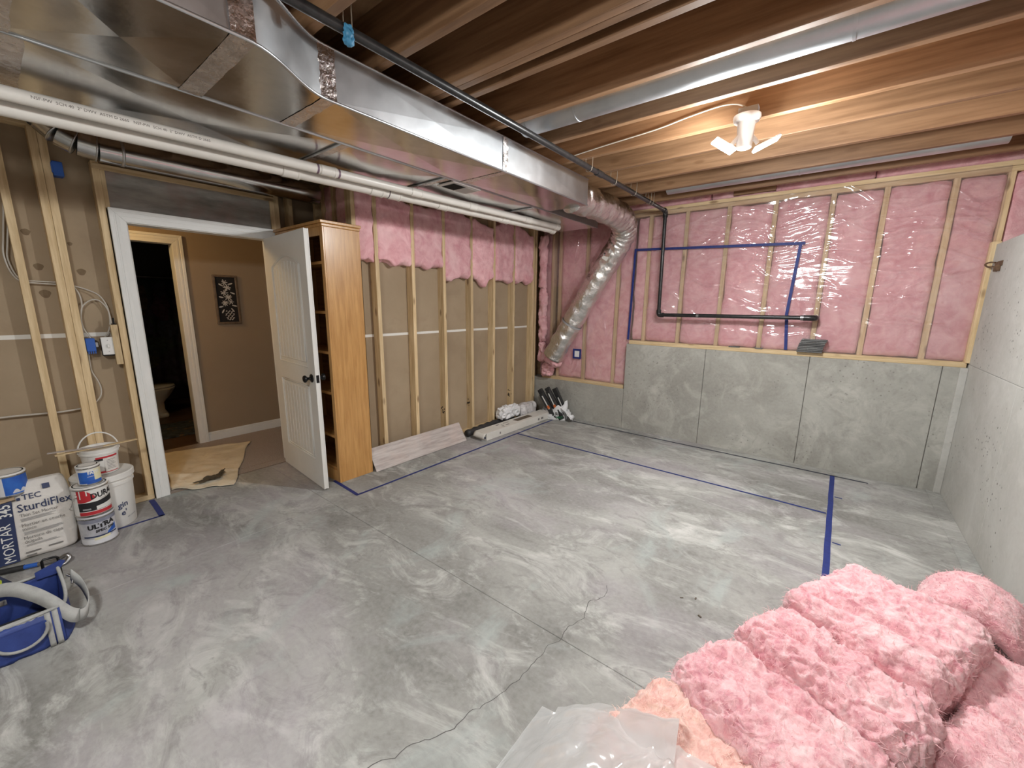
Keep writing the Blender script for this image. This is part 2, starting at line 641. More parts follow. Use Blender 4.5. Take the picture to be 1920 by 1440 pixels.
bagfilm_m = film('clear poly bag', (.97, .97, .98), .07, .12, bumps=((9, (1, 1, 1), .5, .02),), mist=.75, mistcol=(.94, .95, .95), lim=.6)
whitebag_m = mat('white carrier bag', (.72, .73, .74), (.80, .80, .81), .4, ns=10, bump=.4, bs=25, dist=.01)


def concrete(name, base, dark, light, tint, pits=0.0, streak=(1, 1, 1), scale=1.0, rough=.75, bumpd=.004, mottle=.5, tint2=None):
    m = bpy.data.materials.new(name)
    m.use_nodes = True
    nt = m.node_tree
    B = nt.nodes['Principled BSDF']
    L = nt.links.new
    nd = nt.nodes.new
    geo = nd('ShaderNodeNewGeometry')       # the slabs share one pour: world position

    def noise(s, st, det, dis=0., ro=.6):
        mp = nd('ShaderNodeMapping')
        mp.inputs['Scale'].default_value = st
        L(geo.outputs['Position'], mp.inputs[0])
        n = nd('ShaderNodeTexNoise')
        n.inputs['Scale'].default_value = s * scale
        n.inputs['Detail'].default_value = det
        n.inputs['Roughness'].default_value = ro
        n.inputs['Distortion'].default_value = dis
        L(mp.outputs[0], n.inputs['Vector'])
        return n.outputs[0]

    def rmp(src, a, b, c1=(0, 0, 0), c2=(1, 1, 1)):
        r = nd('ShaderNodeValToRGB')
        r.color_ramp.elements[0].position = a
        r.color_ramp.elements[1].position = b
        r.color_ramp.elements[0].color = (*c1, 1)
        r.color_ramp.elements[1].color = (*c2, 1)
        L(src, r.inputs[0])
        return r.outputs[0]

    def mix(fac, a, b, blend='MIX', k=1.0):
        x = nd('ShaderNodeMix')
        x.data_type = 'RGBA'
        x.blend_type = blend
        if k != 1.0:
            mm = nd('ShaderNodeMath')
            mm.operation = 'MULTIPLY'
            L(fac, mm.inputs[0])
            mm.inputs[1].default_value = k
            fac = mm.outputs[0]
        L(fac, x.inputs[0])
        for i, v in ((6, a), (7, b)):
            if isinstance(v, tuple): x.inputs[i].default_value = (*v, 1)
            else: L(v, x.inputs[i])
        return x.outputs[2]
    c = mix(rmp(noise(1.1, streak, 9, .6), .36, .64), dark, base)
    c = mix(rmp(noise(2.6, streak, 10, 1.2, .7), .50, .68), c, light, k=mottle)
    c = mix(rmp(noise(5.5, streak, 9, 1.5, .7), .51, .64), c, dark, k=mottle * .75)
    c = mix(rmp(noise(.8, streak, 6, .4), .50, .66), c, tint, k=.55)
    if tint2: c = mix(rmp(noise(1.7, (1.3, .8, 1), 7, .8), .56, .68), c, tint2, k=.6)
    c = mix(rmp(noise(38, (1, 1, 1), 6), .35, .75), c, light, k=.22)
    if pits:
        v = nd('ShaderNodeTexVoronoi')
        v.inputs['Scale'].default_value = 24
        L(geo.outputs['Position'], v.inputs['Vector'])
        p = rmp(v.outputs['Distance'], .10, .20, (1, 1, 1), (0, 0, 0))
        q = rmp(noise(2.0, (1, 1, 1), 4), .50, .60)
        mm = nd('ShaderNodeMath')
        mm.operation = 'MULTIPLY'
        L(p, mm.inputs[0])
        L(q, mm.inputs[1])
        c = mix(mm.outputs[0], c, (.06, .055, .045), k=pits)
    L(c, B.inputs['Base Color'])
    B.inputs['Roughness'].default_value = rough
    B.inputs['Specular IOR Level'].default_value = .3
    b = nd('ShaderNodeBump')
    b.inputs['Strength'].default_value = .35
    b.inputs['Distance'].default_value = bumpd
    L(noise(9, streak, 10, .8, .65), b.inputs['Height'])
    L(b.outputs[0], B.inputs['Normal'])
    return m


floor_m = concrete('slab concrete', (.36, .358, .335), (.18, .176, .163), (.55, .545, .52), (.36, .32, .35), streak=(.75, 1.35, 1), mottle=.9, tint2=(.37, .41, .395))
wallc_m = concrete('wall concrete', (.40, .395, .36), (.27, .262, .235), (.54, .53, .485), (.33, .32, .285), pits=.45, mottle=.7, rough=.85)
wallr_m = concrete('right wall concrete', (.50, .495, .465), (.39, .38, .35), (.62, .61, .58), (.45, .44, .41), pits=.9, mottle=.4, rough=.85)
crack_m = mat('crack shade', (.10, .095, .09), rough=.95)

# ================================================================== SETTING
def struct(name, label, cat, loc=(0, 0, 0)):
    return thing(name, label, cat, loc, kind='structure')


XR = 0.86           # right concrete wall
YB = 4.742          # back concrete wall face
XS = -3.275         # face of the far stud wall
XD = -4.0           # face of the wall with the door
ZJ = 2.59           # underside of the joists
YF = -3.2           # wall behind the camera

# ---- floor: four slabs with open control joints
fl = struct('floor', 'stained grey concrete basement slab floor', 'floor', (-1.5, 1, 0))
g = .0011
for x0, x1 in ((-4.0, -2.865), (-2.865, XR + .05)):
    for y0, y1 in ((YF, 1.425), (1.425, YB + .1)):
        o = box('slab', (x0 + g, x1 - g), (y0 + g, y1 - g), (-.1, 0), floor_m, fl)
        bevel(o, .0015, 1)
box('slab_bed', (-4.0, XR + .05), (YF, YB + .1), (-.14, -.05), crack_m, fl)
# border joint along the right wall: a slightly raised cove strip
box('cove_strip', (.772, XR), (1.0, YB), (0, .006), floor_m, fl, bv=.004)
# a hairline crack wandering across the slab
cp = [(-.80, 1.90), (-.79, 1.80), (-.82, 1.72), (-.80, 1.62), (-.82, 1.52), (-.81, 1.42), (-.84, 1.33), (-.83, 1.24), (-.85, 1.12), (-.86, 1.02), (-.90, .92), (-.92, .82), (-.97, .70), (-1.03, .56), (-1.05, .42)]
cpp = smooth_path([(x, y, 0) for x, y in cp], 7)
Vc, Fc = [], []
for i, p in enumerate(cpp):
    q = p + np.array([.012 * n1(p[0] * 22, p[1] * 22, 1, 3), .008 * n1(p[0] * 30, p[1] * 25, 5, 4), 0])
    wd = .0011 + .0008 * abs(n1(p[1] * 9, 2, 3, 8))
    Vc += [(q[0] - wd, q[1], .0006), (q[0] + wd, q[1], .0006)]
for i in range(len(cpp) - 1): Fc.append((2 * i, 2 * i + 1, 2 * i + 3, 2 * i + 2))
mk('crack', Vc, Fc, crack_m, fl)

# ---- ceiling: subfloor and joists running left to right
ce = struct('ceiling', 'open basement ceiling of brown floor joists under board subfloor', 'ceiling', (-1.5, 1, ZJ))
box('subfloor_board', (-5.6, 1.3), (YF, 5.1), (2.828, 2.848), osb_m, ce)
JY = [-2.75, -2.35, -1.95, -1.54, -1.13, -.72, -.3, .1, .5, .945, 1.275, 1.585, 1.725, 2.11, 2.515, 2.915, 3.29, 3.69, 4.10, 4.50]
for y in JY:
    box('joist', (-4.1, 1.25), (y, y + .042), (ZJ, 2.828), joist_m, ce, bv=.003)
box('joist', (-4.1, 1.25), (1.627, 1.668), (ZJ, 2.828), joist_m, ce, bv=.003)
# far rim: pink batts tucked above the wall plate
for i, (a, b) in enumerate(((-4.0, -2.7), (-2.7, -1.2), (-1.2, .1), (.1, 1.25))):
    pillow('rim_insulation', (b - a, .14, .23), (40, 5, 10), .03, .012, 9, 31 + i, pinkw_m, ce, T=xform(((a + b) / 2, 4.90, 2.595)))
box('rim_board', (-4.1, 1.3), (4.98, 5.03), (2.56, 2.83), joist_m, ce)
box('rim_blocking', (-.98, -.62), (4.80, 4.84), (2.61, 2.68), joist_m, ce)

# ---- back wall: concrete below, insulated studs above
wb = struct('wall_back', 'concrete half wall with pink insulated studs under clear plastic above', 'wall', (-1.2, YB, 0))
gp = .0016
for x0, x1, z1 in ((-4.05, -1.975, .50), (-1.975, -1.075, 1.062), (-1.075, -.16, 1.062), (-.16, .72, 1.062), (.72, XR + .02, 1.062)):
    o = box('concrete_panel', (x0 + gp, x1 - gp), (YB, YB + .3), (-.05, z1), wallc_m, wb)
    bevel(o, .004, 1)
box('concrete_backing', (-1.97, XR + .02), (YB + .02, YB + .29), (-.05, 1.05), crack_m, wb)
box('concrete_backing', (-4.05, -1.97), (YB + .02, YB + .29), (-.05, .49), crack_m, wb)
# corner fillet strip against the right wall
box('corner_board', (.815, XR), (YB - .022, YB + .08), (0, 1.06), wallr_m, wb, bv=.004)
box('corner_board', (.835, .885), (YB + .0, YB + .08), (1.10, 2.02), stud_m, wb, bv=.003)
# plates
box('sill_plate', (-1.95, .85), (YB + .012, YB + .20), (1.062, 1.104), studx_m, wb, bv=.003)
box('sill_plate', (-3.2, -1.99), (YB + .012, YB + .20), (.50, .54), studx_m, wb, bv=.003)
YP = 4.80
box('top_plate', (-3.3, 1.3), (YP, YP + .09), (2.515, 2.553), studx_m, wb, bv=.002)
box('top_plate', (-3.3, 1.3), (YP, YP + .09), (2.555, 2.593), studx_m, wb, bv=.002)
SX = [-1.80, -1.405, -1.0, -.60, -.165, .19, .59]
for x in SX:
    box('stud', (x - .019, x + .019), (YP, YP + .09), (1.104, 2.515), stud_m, wb, bv=.002)
for x in (.87, 1.26):
    box('stud', (x - .019, x + .019), (YP, YP + .09), (1.104, 2.515), stud_m, wb, bv=.002)
SXL = [-3.1, -2.985, -2.585, -2.16]
for x in SXL:
    box('stud', (x - .019, x + .019), (YP, YP + .09), (.54, 2.515), stud_m, wb, bv=.002)
edges = [-1.965] + SX + [.87]
for i in range(len(edges) - 1):
    a, b = edges[i] + .019, edges[i + 1] - .019
    pillow('insulation_batt', (b - a, .10, 1.40), (10, 4, 34), .022, .010, 7, 60 + i, pinkw_m, wb, T=xform(((a + b) / 2, YP + .062, 1.108)))
pillow('insulation_batt', (.36, .10, .55), (10, 4, 14), .022, .010, 7, 90, pinkw_m, wb, T=xform((1.07, YP + .062, 1.96)))
eL = [-3.3, -3.1, -2.985, -2.585, -2.16, -1.97]
for i in range(5):
    a, b = eL[i] + .019, eL[i + 1] - .019
    if b - a < .09: continue
    pillow('insulation_batt', (b - a, .10, 1.96), (10, 4, 46), .022, .010, 7, 80 + i, pinkw_m, wb, T=xform(((a + b) / 2, YP + .062, .545)))
box('sheathing', (-4.05, 1.3), (YP + .125, YP + .15), (.4, 2.6), osb_m, wb)
# vapour barrier film, wrinkled
rngw = np.random.RandomState(5)
folds = [(rngw.uniform(-1.8, .8), rngw.uniform(1.25, 2.45), rngw.uniform(-.55, .45), rngw.uniform(.12, .42), rngw.uniform(.005, .013)) for _ in range(105)]
folds += [(rngw.uniform(-1.0, .05), rngw.uniform(1.9, 2.45), rngw.uniform(-.25, .12), rngw.uniform(.2, .45), rngw.uniform(.006, .013)) for _ in range(22)]


def film_grid(x0, x1, z0, z1, nu, nv, seed, fl_):
    X, Z = np.meshgrid(np.linspace(x0, x1, nu + 1), np.linspace(z0, z1, nv + 1))
    Pn = np.stack([X.ravel(), np.zeros(X.size), Z.ravel()], 1)
    D = .007 * fbm(Pn * [2.2, 1, 1.6], 3, seed) + .003 * (1 - np.abs(fbm(Pn * [5, 1, 9], 2, seed + 9)))
    for fx, fz, an, ln, am in fl_:
        ca, sa = math.cos(an), math.sin(an)
        u = (X.ravel() - fx) * ca + (Z.ravel() - fz) * sa
        v = -(X.ravel() - fx) * sa + (Z.ravel() - fz) * ca + .02 * np.sin(u * 14 + fx * 9)
        D += am * np.exp(-(v / .013) ** 2) * np.clip(1 - (u / ln) ** 2, 0, 1)
    # taut over the studs
    taut = np.min(np.abs(X.ravel()[:, None] - np.array(SX + SXL + [.87])[None, :]), 1)
    D = D * (.35 + .65 * np.clip(taut / .07, 0, 1))
    V = np.stack([X.ravel(), YP - .005 - np.clip(D, -.003, .019), Z.ravel()], 1)
    F = [(j * (nu + 1) + i, j * (nu + 1) + i + 1, (j + 1) * (nu + 1) + i + 1, (j + 1) * (nu + 1) + i) for j in range(nv) for i in range(nu)]
    return V, F


V, F = film_grid(-1.97, .86, 1.104, 2.56, 440, 260, 21, folds)
mk('vapour_barrier', V, F, film_m, wb, smooth=True)
foldsL = [(rngw.uniform(-3.1, -2.0), rngw.uniform(.7, 2.4), rngw.uniform(1.1, 1.9), rngw.uniform(.12, .4), rngw.uniform(.004, .01)) for _ in range(20)]
V, F = film_grid(-3.26, -1.97, .54, 2.56, 150, 230, 25, foldsL)
mk('vapour_barrier', V, F, film_m, wb, smooth=True)

# ---- right wall
wr = struct('wall_right', 'tall pitted grey concrete foundation wall on the right', 'wall', (XR, 2, 0))
for y0, y1, z0, z1 in ((3.60, YB + .3, -.05, 1.09), (3.60, YB + .3, 1.09, 2.0), (1.2, 3.60, -.05, 1.09), (1.2, 3.60, 1.09, 2.0), (YF, 1.2, -.05, 1.09), (YF, 1.2, 1.09, 2.0)):
    o = box('concrete_panel', (XR, XR + .28), (y0 + .001, y1 - .001), (z0 + .001, z1 - .001), wallr_m, wr)
    bevel(o, .003, 1)
box('sill_plate', (XR + .1, XR + .26), (YF, 4.75), (2.0, 2.04), study_m, wr)
for i in range(19):
    y = 4.55 - .406 * i
    box('stud', (XR + .12, XR + .21), (y - .019, y + .019), (2.04, 2.55), stud_m, wr)
    pillow('insulation_batt', (.09, .36, .51), (3, 8, 11), .02, .01, 7, 120 + i, pinkw_m, wr, T=xform((XR + .20, y - .203, 2.04)))
box('top_plate', (XR + .1, XR + .22), (YF, 4.78), (2.55, 2.59), study_m, wr)
box('sheathing', (XR + .26, XR + .28), (YF, 5.0), (2.0, 2.83), osb_m, wr)

# ---- wall behind the camera
wf = struct('wall_front', 'plain wall of brown gypsum board behind the camera', 'wall', (-1.5, YF, 0))
for i in range(4):
    a = -4.1 + i * 1.25
    box('gypsum_board', (a, a + 1.247), (YF - .02, YF), (0, 2.83), kraft_m, wf)

# ---- left wall: door wall, jog, far stud wall
wl = struct('wall_left', 'open stud wall with brown gypsum backing and pink insulation along its top', 'wall', (-3.8, 1.5, 0))
DT = .088           # stud depth
# backing boards of the door wall (two courses with a pale joint)
for y0, y1 in ((YF, -1.2), (-1.2, .60)):
    box('gypsum_board', (XD - DT - .013, XD - DT), (y0, y1 - .001), (0, 1.272), kraft_m, wl)
    box('gypsum_board', (XD - DT - .013, XD - DT), (y0, y1 - .001), (1.280, 2.83), kraft_m, wl)
box('board_joint', (XD - DT - .010, XD - DT + .0015), (YF, .60), (1.262, 1.290), joint_m, wl)
box('gypsum_board', (XD - DT - .013, XD - DT), (.60, 1.70), (2.12, 2.83), kraft_m, wl)
box('gypsum_board', (XD - DT - .013, XD - DT), (1.68, 2.09), (0, 2.83), kraft_m, wl)
for y0 in (.144, .298, .337, -.26, -.67, -1.07, -1.48, -1.9, -2.3):
    box('stud', (XD - DT, XD), (y0, y0 + .038), (.038, 2.55), stud_m, wl, bv=.002)
box('stud', (XD - DT, XD), (.556, .594), (.038, 2.42), stud_m, wl, bv=.002)
box('stud', (XD - DT, XD), (1.683, 1.721), (0, 2.55), stud_m, wl, bv=.002)
box('stud', (XD - DT, XD), (1.80, 1.838), (0, 2.55), stud_m, wl, bv=.002)
box('bottom_plate', (XD - DT, XD), (YF, .594), (0, .038), study_m, wl, bv=.002)
box('top_plate', (XD - DT, XD), (YF, 1.9), (2.55, 2.588), study_m, wl, bv=.002)
# framing over the door
box('header_plate', (XD - DT, XD + .004), (.56, 1.70), (2.372, 2.408), study_m, wl, bv=.002)
box('header_stud', (XD - DT, XD + .002), (1.648, 1.683), (2.13, 2.372), stud_m, wl, bv=.002)
box('header_stud', (XD - DT, XD + .001), (.594, .618), (2.13, 2.372), stud_m, wl, bv=.002)
box('header_board', (XD - DT, XD - .012), (.618, 1.648), (2.10, 2.372), grout_m, wl)
box('wood_block', (XD - .02, XD + .016), (.512, .548), (1.065, 1.345), stud_m, wl, bv=.002)
# jog facing the door: studs, boards
YJ = 2.0
box('gypsum_board', (XD - .1, XS - DT), (YJ + DT, YJ + DT + .013), (0, 2.83), kraft_m, wl)
for x in (-3.95, -3.80, -3.62, -3.395):
    box('stud', (x, x + .038), (YJ, YJ + DT), (0, 2.55), stud_m, wl, bv=.002)
pillow('insulation_batt', (.17, .08, .42), (8, 4, 16), .02, .014, 8, 140, pinkw_m, wl, T=xform((-3.49, YJ + .05, 2.16)))
pillow('insulation_batt', (.13, .08, .40), (8, 4, 16), .02, .014, 8, 141, pinkw_m, wl, T=xform((-3.70, YJ + .05, 2.13)))
box('bottom_plate', (XD - .1, XS), (YJ, YJ + DT), (0, .038), studx_m, wl)
# far stud wall
for z0, z1 in ((0, 1.213), (1.221, 2.83)):
    for y0, y1 in ((YJ, 3.45), (3.45, YB + .1)):
        box('gypsum_board', (XS - DT - .013, XS - DT), (y0, y1 - .001), (z0, z1), kraft_m, wl)
box('board_joint', (XS - DT - .010, XS - DT + .0015), (YJ, YB), (1.205, 1.229), joint_m, wl)
box('bottom_plate', (XS - DT, XS), (YJ, 4.70), (0, .038), study_m, wl, bv=.002)
box('top_plate', (XS - DT, XS), (YJ, 4.70), (2.55, 2.588), study_m, wl, bv=.002)
SY = [1.995, 2.20, 2.604, 3.00, 3.408, 3.80, 4.18, 4.66]
for i, y in enumerate(SY):
    lean = .012 * math.sin(i * 2.1)
    o = box('stud', (XS - DT, XS), (y - .019, y + .019), (.038, 2.55), stud_m, wl, bv=.002)
    if 0 < i < 7:
        for v in o.data.vertices:
            if v.co.z < 1: v.co.y += lean
box('stud', (XS - DT, XS), (4.585, 4.623), (.038, 2.55), stud_m, wl, bv=.002)
bot = [1.86, 1.865, 1.88, 1.79, 1.80, 1.80, 1.80]
topz = [2.60, 2.45, 2.42, 2.45, 2.42, 2.46, 2.44]
for i in range(7):
    a, b = SY[i] + .019, SY[i + 1] - .019
    if i == 6: b = 4.585
    h = topz[i] - bot[i]

    def rag(P, i=i, h=h):
        P = P.copy()
        low = np.clip(1 - P[:, 2] / (h * .35), 0, 1)
        P[:, 2] -= low * (.035 * fbm(np.stack([P[:, 1] * 9, P[:, 0] * 9, np.full(len(P), i * 3.)], 1), 3, i) + (.06 * np.exp(-((P[:, 1] - .03) / .05) ** 2) if i == 4 else 0))
        hi_ = np.clip((P[:, 2] - h * .7) / (h * .3), 0, 1)
        P[:, 2] += hi_ * .05 * fbm(np.stack([P[:, 1] * 6, P[:, 0] * 5, np.full(len(P), 7 + i * 3.)], 1), 2, i + 5)
        return P
    pillow('insulation_batt', (.10, b - a + .012, h), (5, 18, 30), .03, .016, 8, 150 + i, pinkw_m, wl, T=xform((XS - .042, (a + b) / 2, bot[i])), sag=rag, ridged=.3)
# pink fluff stuffed in the corner behind the last stud
for i, (y, z, h) in enumerate(((4.72, 1.72, .7), (4.735, 1.35, .40), (4.735, 1.02, .36), (4.74, .74, .26))):
    pillow('insulation_batt', (.10, .075, h), (8, 8, 22), .035, .03, 14, 170 + i, pinkw_m, wl, T=xform((-3.20, y, z)), ridged=.4)
pillow('insulation_batt', (.15, .12, .17), (16, 12, 16), .05, .03, 16, 177, pinkw_m, wl, T=xform((-3.07, 4.70, .545)), ridged=.5)
# grade stamps burnt into stud faces near the floor
for y in SY[2:7]:
    st = []
    rg = np.random.RandomState(int(y * 100))
    for k in range(9):
        xx = XS - .076 + .055 * rg.rand()
        zz = .30 + .10 * rg.rand()
        st.append((boxv(xx, xx + .006 + .012 * rg.rand(), y - .0205, y - .0188, zz, zz + .004 + .02 * rg.rand()), BOXF))
    mk('grade_stamp', *join(*st), blkprint_m, wl)

# ---- door frame of the basement side
t1 = struct('trim_1', 'white moulded casing round the basement doorway', 'door frame', (XD, 1.15, 0))
OY0, OY1, OZ = .685, 1.605, 2.05     # clear opening


def casing(root, xf, s, y0, y1, z1, wd=.085, th=.017):
    """stepped casing: profile pieces left, right, head with mitred corners"""
    for nm, poly in (('casing_leg', [(y0 - wd, 0), (y0, 0), (y0, z1), (y0 - wd, z1 + wd)]),
                     ('casing_leg', [(y1, 0), (y1 + wd, 0), (y1 + wd, z1 + wd), (y1, z1)]),
                     ('casing_head', [(y0, z1), (y1, z1), (y1 + wd, z1 + wd), (y0 - wd, z1 + wd)])):
        o = prism(nm, poly, xf, xf + s * th, lambda u, v, a: (a, u, v), white_m, root)
        bevel(o, .003, 2)
        # inner bead and outer raised back band
        def off(poly, d0, d1, nm=nm):
            if nm == 'casing_head':
                return [(y0 - d0, z1 + d0), (y1 + d0, z1 + d0), (y1 + d1, z1 + d1), (y0 - d1, z1 + d1)]
            if poly[0][0] < y0:
                return [(y0 - d1, 0), (y0 - d0, 0), (y0 - d0, z1 + d0), (y0 - d1, z1 + d1)]
            return [(y1 + d0, 0), (y1 + d1, 0), (y1 + d1, z1 + d1), (y1 + d0, z1 + d0)]
        b2 = prism('moulding', off(poly, wd * .72, wd), xf + s * th, xf + s * (th + .006), lambda u, v, a: (a, u, v), white_m, o)
        bevel(b2, .002, 2)
        b3 = prism('moulding', off(poly, wd * .40, wd * .62), xf + s * th, xf + s * (th + .003), lambda u, v, a: (a, u, v), white_m, o)
        bevel(b3, .0015, 2)


casing(t1, XD, 1, OY0, OY1, OZ)
box('jamb', (XD - .115, XD + .002), (OY0 - .02, OY0 + .004), (0, OZ), white_m, t1)
box('jamb', (XD - .115, XD + .002), (OY1 - .004, OY1 + .02), (0, OZ), white_m, t1)
box('head_jamb', (XD - .115, XD + .002), (OY0, OY1), (OZ - .004, OZ + .02), white_m, t1)
box('door_stop', (XD - .06, XD - .048), (OY0 + .004, OY0 + .016), (0, OZ - .004), white_m, t1)
box('strike_plate', (XD - .032, XD - .008), (OY0 + .0035, OY0 + .0052), (.90, .965), black_m, t1)
box('threshold', (XD - .12, XD - .002), (OY0, OY1), (-.02, .006), carpet_m, t1)

# ---- the open door
HG = (XD + .022, OY1 - .012)
DW, DH, TH = .868, 2.03, .035
ang = math.radians(-4.3)
Td = xform((HG[0], HG[1] - .035, .014), ang)
d1 = struct('door_1', 'open white two panel door with arched plank panels and black knob', 'door', (HG[0], HG[1], .014))


def dP(u, v, a):       # door coordinates: u along the width, v height, a depth
    return tuple(Td(np.array([[u, a, v]]))[0])


box('core', (.002, DW - .002), (.007, TH - .007), (.002, DH - .002), doorw_m, d1, T=Td)
arc = [(DW - .13 - (DW - .26) * t, 1.79 + .075 * math.sin(PI * t)) for t in np.linspace(0, 1, 17)]
top_hole = [(.13, .995), (DW - .13, .995)] + arc
bot_hole = [(.13, .225), (DW - .13, .225), (DW - .13, .845), (.13, .845)]
outer = [(0, 0), (DW, 0), (DW, DH), (0, DH)]
for a0, a1, s in ((0, .007, -1), (TH - .007, TH, 1)):
    holedplate('stile_frame', outer, [top_hole, bot_hole], a0, a1, dP, doorw_m, d1)
for a, s in ((.004, 1), (TH - .004, -1)):
    for hole in (top_hole, bot_hole):
        cu = np.mean(np.array(hole), 0)
        pts = [dP(u, v, a) for u, v in hole]
        tube('panel_bead', pts + [pts[0], pts[1]], .007, doorw_m, d1, n=8, cap=False)
        cu0 = cu + 0
        ins = [(cu[0] + (u - cu[0]) * .90, cu[1] + (v - cu[1]) * .945) for u, v in hole]
        pts = [dP(u, v, a + .001 * s) for u, v in ins]
        tube('panel_bead', pts + [pts[0], pts[1]], .0045, doorw_m, d1, n=8, cap=False)
for v0, vt in ((1.03, 'arc'), (.262, .808)):
    for k in range(8):
        u0 = .168 + k * .0665
        u1 = u0 + .0575
        um = (u0 + u1) / 2
        v1 = vt if vt != 'arc' else 1.755 + .070 * math.sin(PI * (um - .13) / (DW - .26))
        o = box('plank', (u0, u1), (.0032, .0075), (v0, v1), doorw_m, d1, T=Td)
        bevel(o, .002, 1)
        box('plank', (u0, u1), (TH - .0075, TH - .0032), (v0, v1), doorw_m, d1, T=Td)
for s, a in ((-1, 0), (1, TH)):
    kp = [(.033, 0), (.033, .006), (.027, .010), (.012, .013), (.011, .033), (.018, .038), (.028, .048), (.029, .056), (.024, .063), (.010, .066)]
    V, F = lathegeo(kp, np.zeros(3), 24)
    V = np.array([dP(DW - .068 + x, .915 + y, a + s * z) for x, y, z in V])
    k_ = mk('knob', V, F, black_m, d1, smooth=True)
    fixn(k_)
box('latch_plate', (DW - .001, DW + .0015), (.006, TH - .006), (.885, .945), black_m, d1, T=Td)
for z in (.25, 1.02, 1.80):
    V, F = lathegeo([(.006, 0), (.006, .09)], np.array([HG[0] - .012, HG[1] - .002, z]), 10)
    mk('hinge', V, F, black_m, d1, smooth=True)

# ---- hallway beyond the door
XH = -5.227
hf = struct('floor_hall', 'brown carpet of the hallway beyond the door', 'carpet', (-4.6, 1.2, 0))
box('carpet_bed', (XH, XD - .115), (-1.0, 2.3), (-.05, .008), carpet_m, hf)
wh = struct('wall_hall', 'tan painted hallway wall facing the open doorway', 'wall', (XH, 1.6, 0))
BY0, BY1, BZ = .50, 1.205, 2.06
box('painted_wall', (XH - .11, XH), (BY1 + .02, 2.12), (0, 2.5), tan_m, wh)
box('painted_wall', (XH - .11, XH), (-1.0, BY0 - .02), (0, 2.5), tan_m, wh)
box('painted_wall', (XH - .11, XH), (BY0 - .02, BY1 + .02), (BZ + .02, 2.5), tan_m, wh)
t2 = struct('trim_2', 'white casing round the dark bathroom doorway', 'door frame', (XH, .85, 0))
casing(t2, XH, 1, BY0, BY1, BZ, wd=.085)
box('jamb', (XH - .115, XH), (BY0 - .02, BY0), (0, BZ), white_m, t2)
box('jamb', (XH - .115, XH), (BY1, BY1 + .02), (0, BZ), white_m, t2)
box('head_jamb', (XH - .115, XH), (BY0, BY1), (BZ, BZ + .02), white_m, t2)
we = struct('wall_hall_end', 'tan hallway end wall behind the open door', 'wall', (-4.6, 2.12, 0))
box('painted_wall', (XH - .1, XD - .1), (2.12, 2.2), (0, 2.5), tan_m, we)
t3 = struct('trim_3', 'narrow white casing at the end of the hallway', 'door frame', (-5.1, 2.08, 0))
o = box('casing_leg', (XH + .015, XH + .10), (2.10, 2.122), (0, 2.14), white_m, t3, bv=.004)
box('moulding', (XH + .02, XH + .04), (2.093, 2.10), (0, 2.14), white_m, t3, bv=.002)
box('casing_head', (XH + .10, XD - .12), (2.10, 2.122), (2.055, 2.14), white_m, t3, bv=.004)
bbh = struct('baseboard_hall', 'white baseboard below the tan hallway wall', 'baseboard', (XH, 1.7, 0))
box('board', (XH, XH + .013), (BY1 + .085, 2.10), (.008, .085), white_m, bbh, bv=.002)
box('moulded_cap', (XH, XH + .009), (BY1 + .085, 2.10), (.085, .108), white_m, bbh, bv=.004)
hb = struct('wall_hall_near', 'hallway side of the basement partition beside the door', 'wall', (XD - .1, 0, 0))
box('painted_wall', (XD - .118, XD - .102), (-1.0, OY0 - .02), (0, 2.5), tan_m, hb)
box('painted_wall', (XD - .118, XD - .102), (OY1 + .02, 2.12), (0, 2.5), tan_m, hb)
box('painted_wall', (XD - .118, XD - .102), (OY0 - .02, OY1 + .02), (OZ + .02, 2.5), tan_m, hb)
hw = struct('wall_hall_left', 'tan hallway wall at its hidden near end', 'wall', (-4.6, -1, 0))
box('painted_wall', (XH - .1, XD - .1), (-1.08, -1.0), (0, 2.5), tan_m, hw)
hc = struct('ceiling_hall', 'tan hallway ceiling', 'ceiling', (-4.6, .6, 2.5))
box('gypsum_ceiling', (XH - .1, XD - .1), (-1.08, 2.2), (2.44, 2.5), tan_m, hc)
# bathroom, unlit
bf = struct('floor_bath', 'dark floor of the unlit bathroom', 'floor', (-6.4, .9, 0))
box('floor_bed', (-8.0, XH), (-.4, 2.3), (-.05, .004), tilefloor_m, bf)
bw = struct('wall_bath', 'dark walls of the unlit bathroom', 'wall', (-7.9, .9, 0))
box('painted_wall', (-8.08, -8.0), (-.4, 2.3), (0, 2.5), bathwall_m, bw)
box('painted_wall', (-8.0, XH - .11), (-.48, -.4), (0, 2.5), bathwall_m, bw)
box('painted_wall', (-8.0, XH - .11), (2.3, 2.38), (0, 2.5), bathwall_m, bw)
box('gypsum_ceiling', (-8.0, XH - .1), (-.4, 2.3), (2.44, 2.5), bathwall_m, bw)

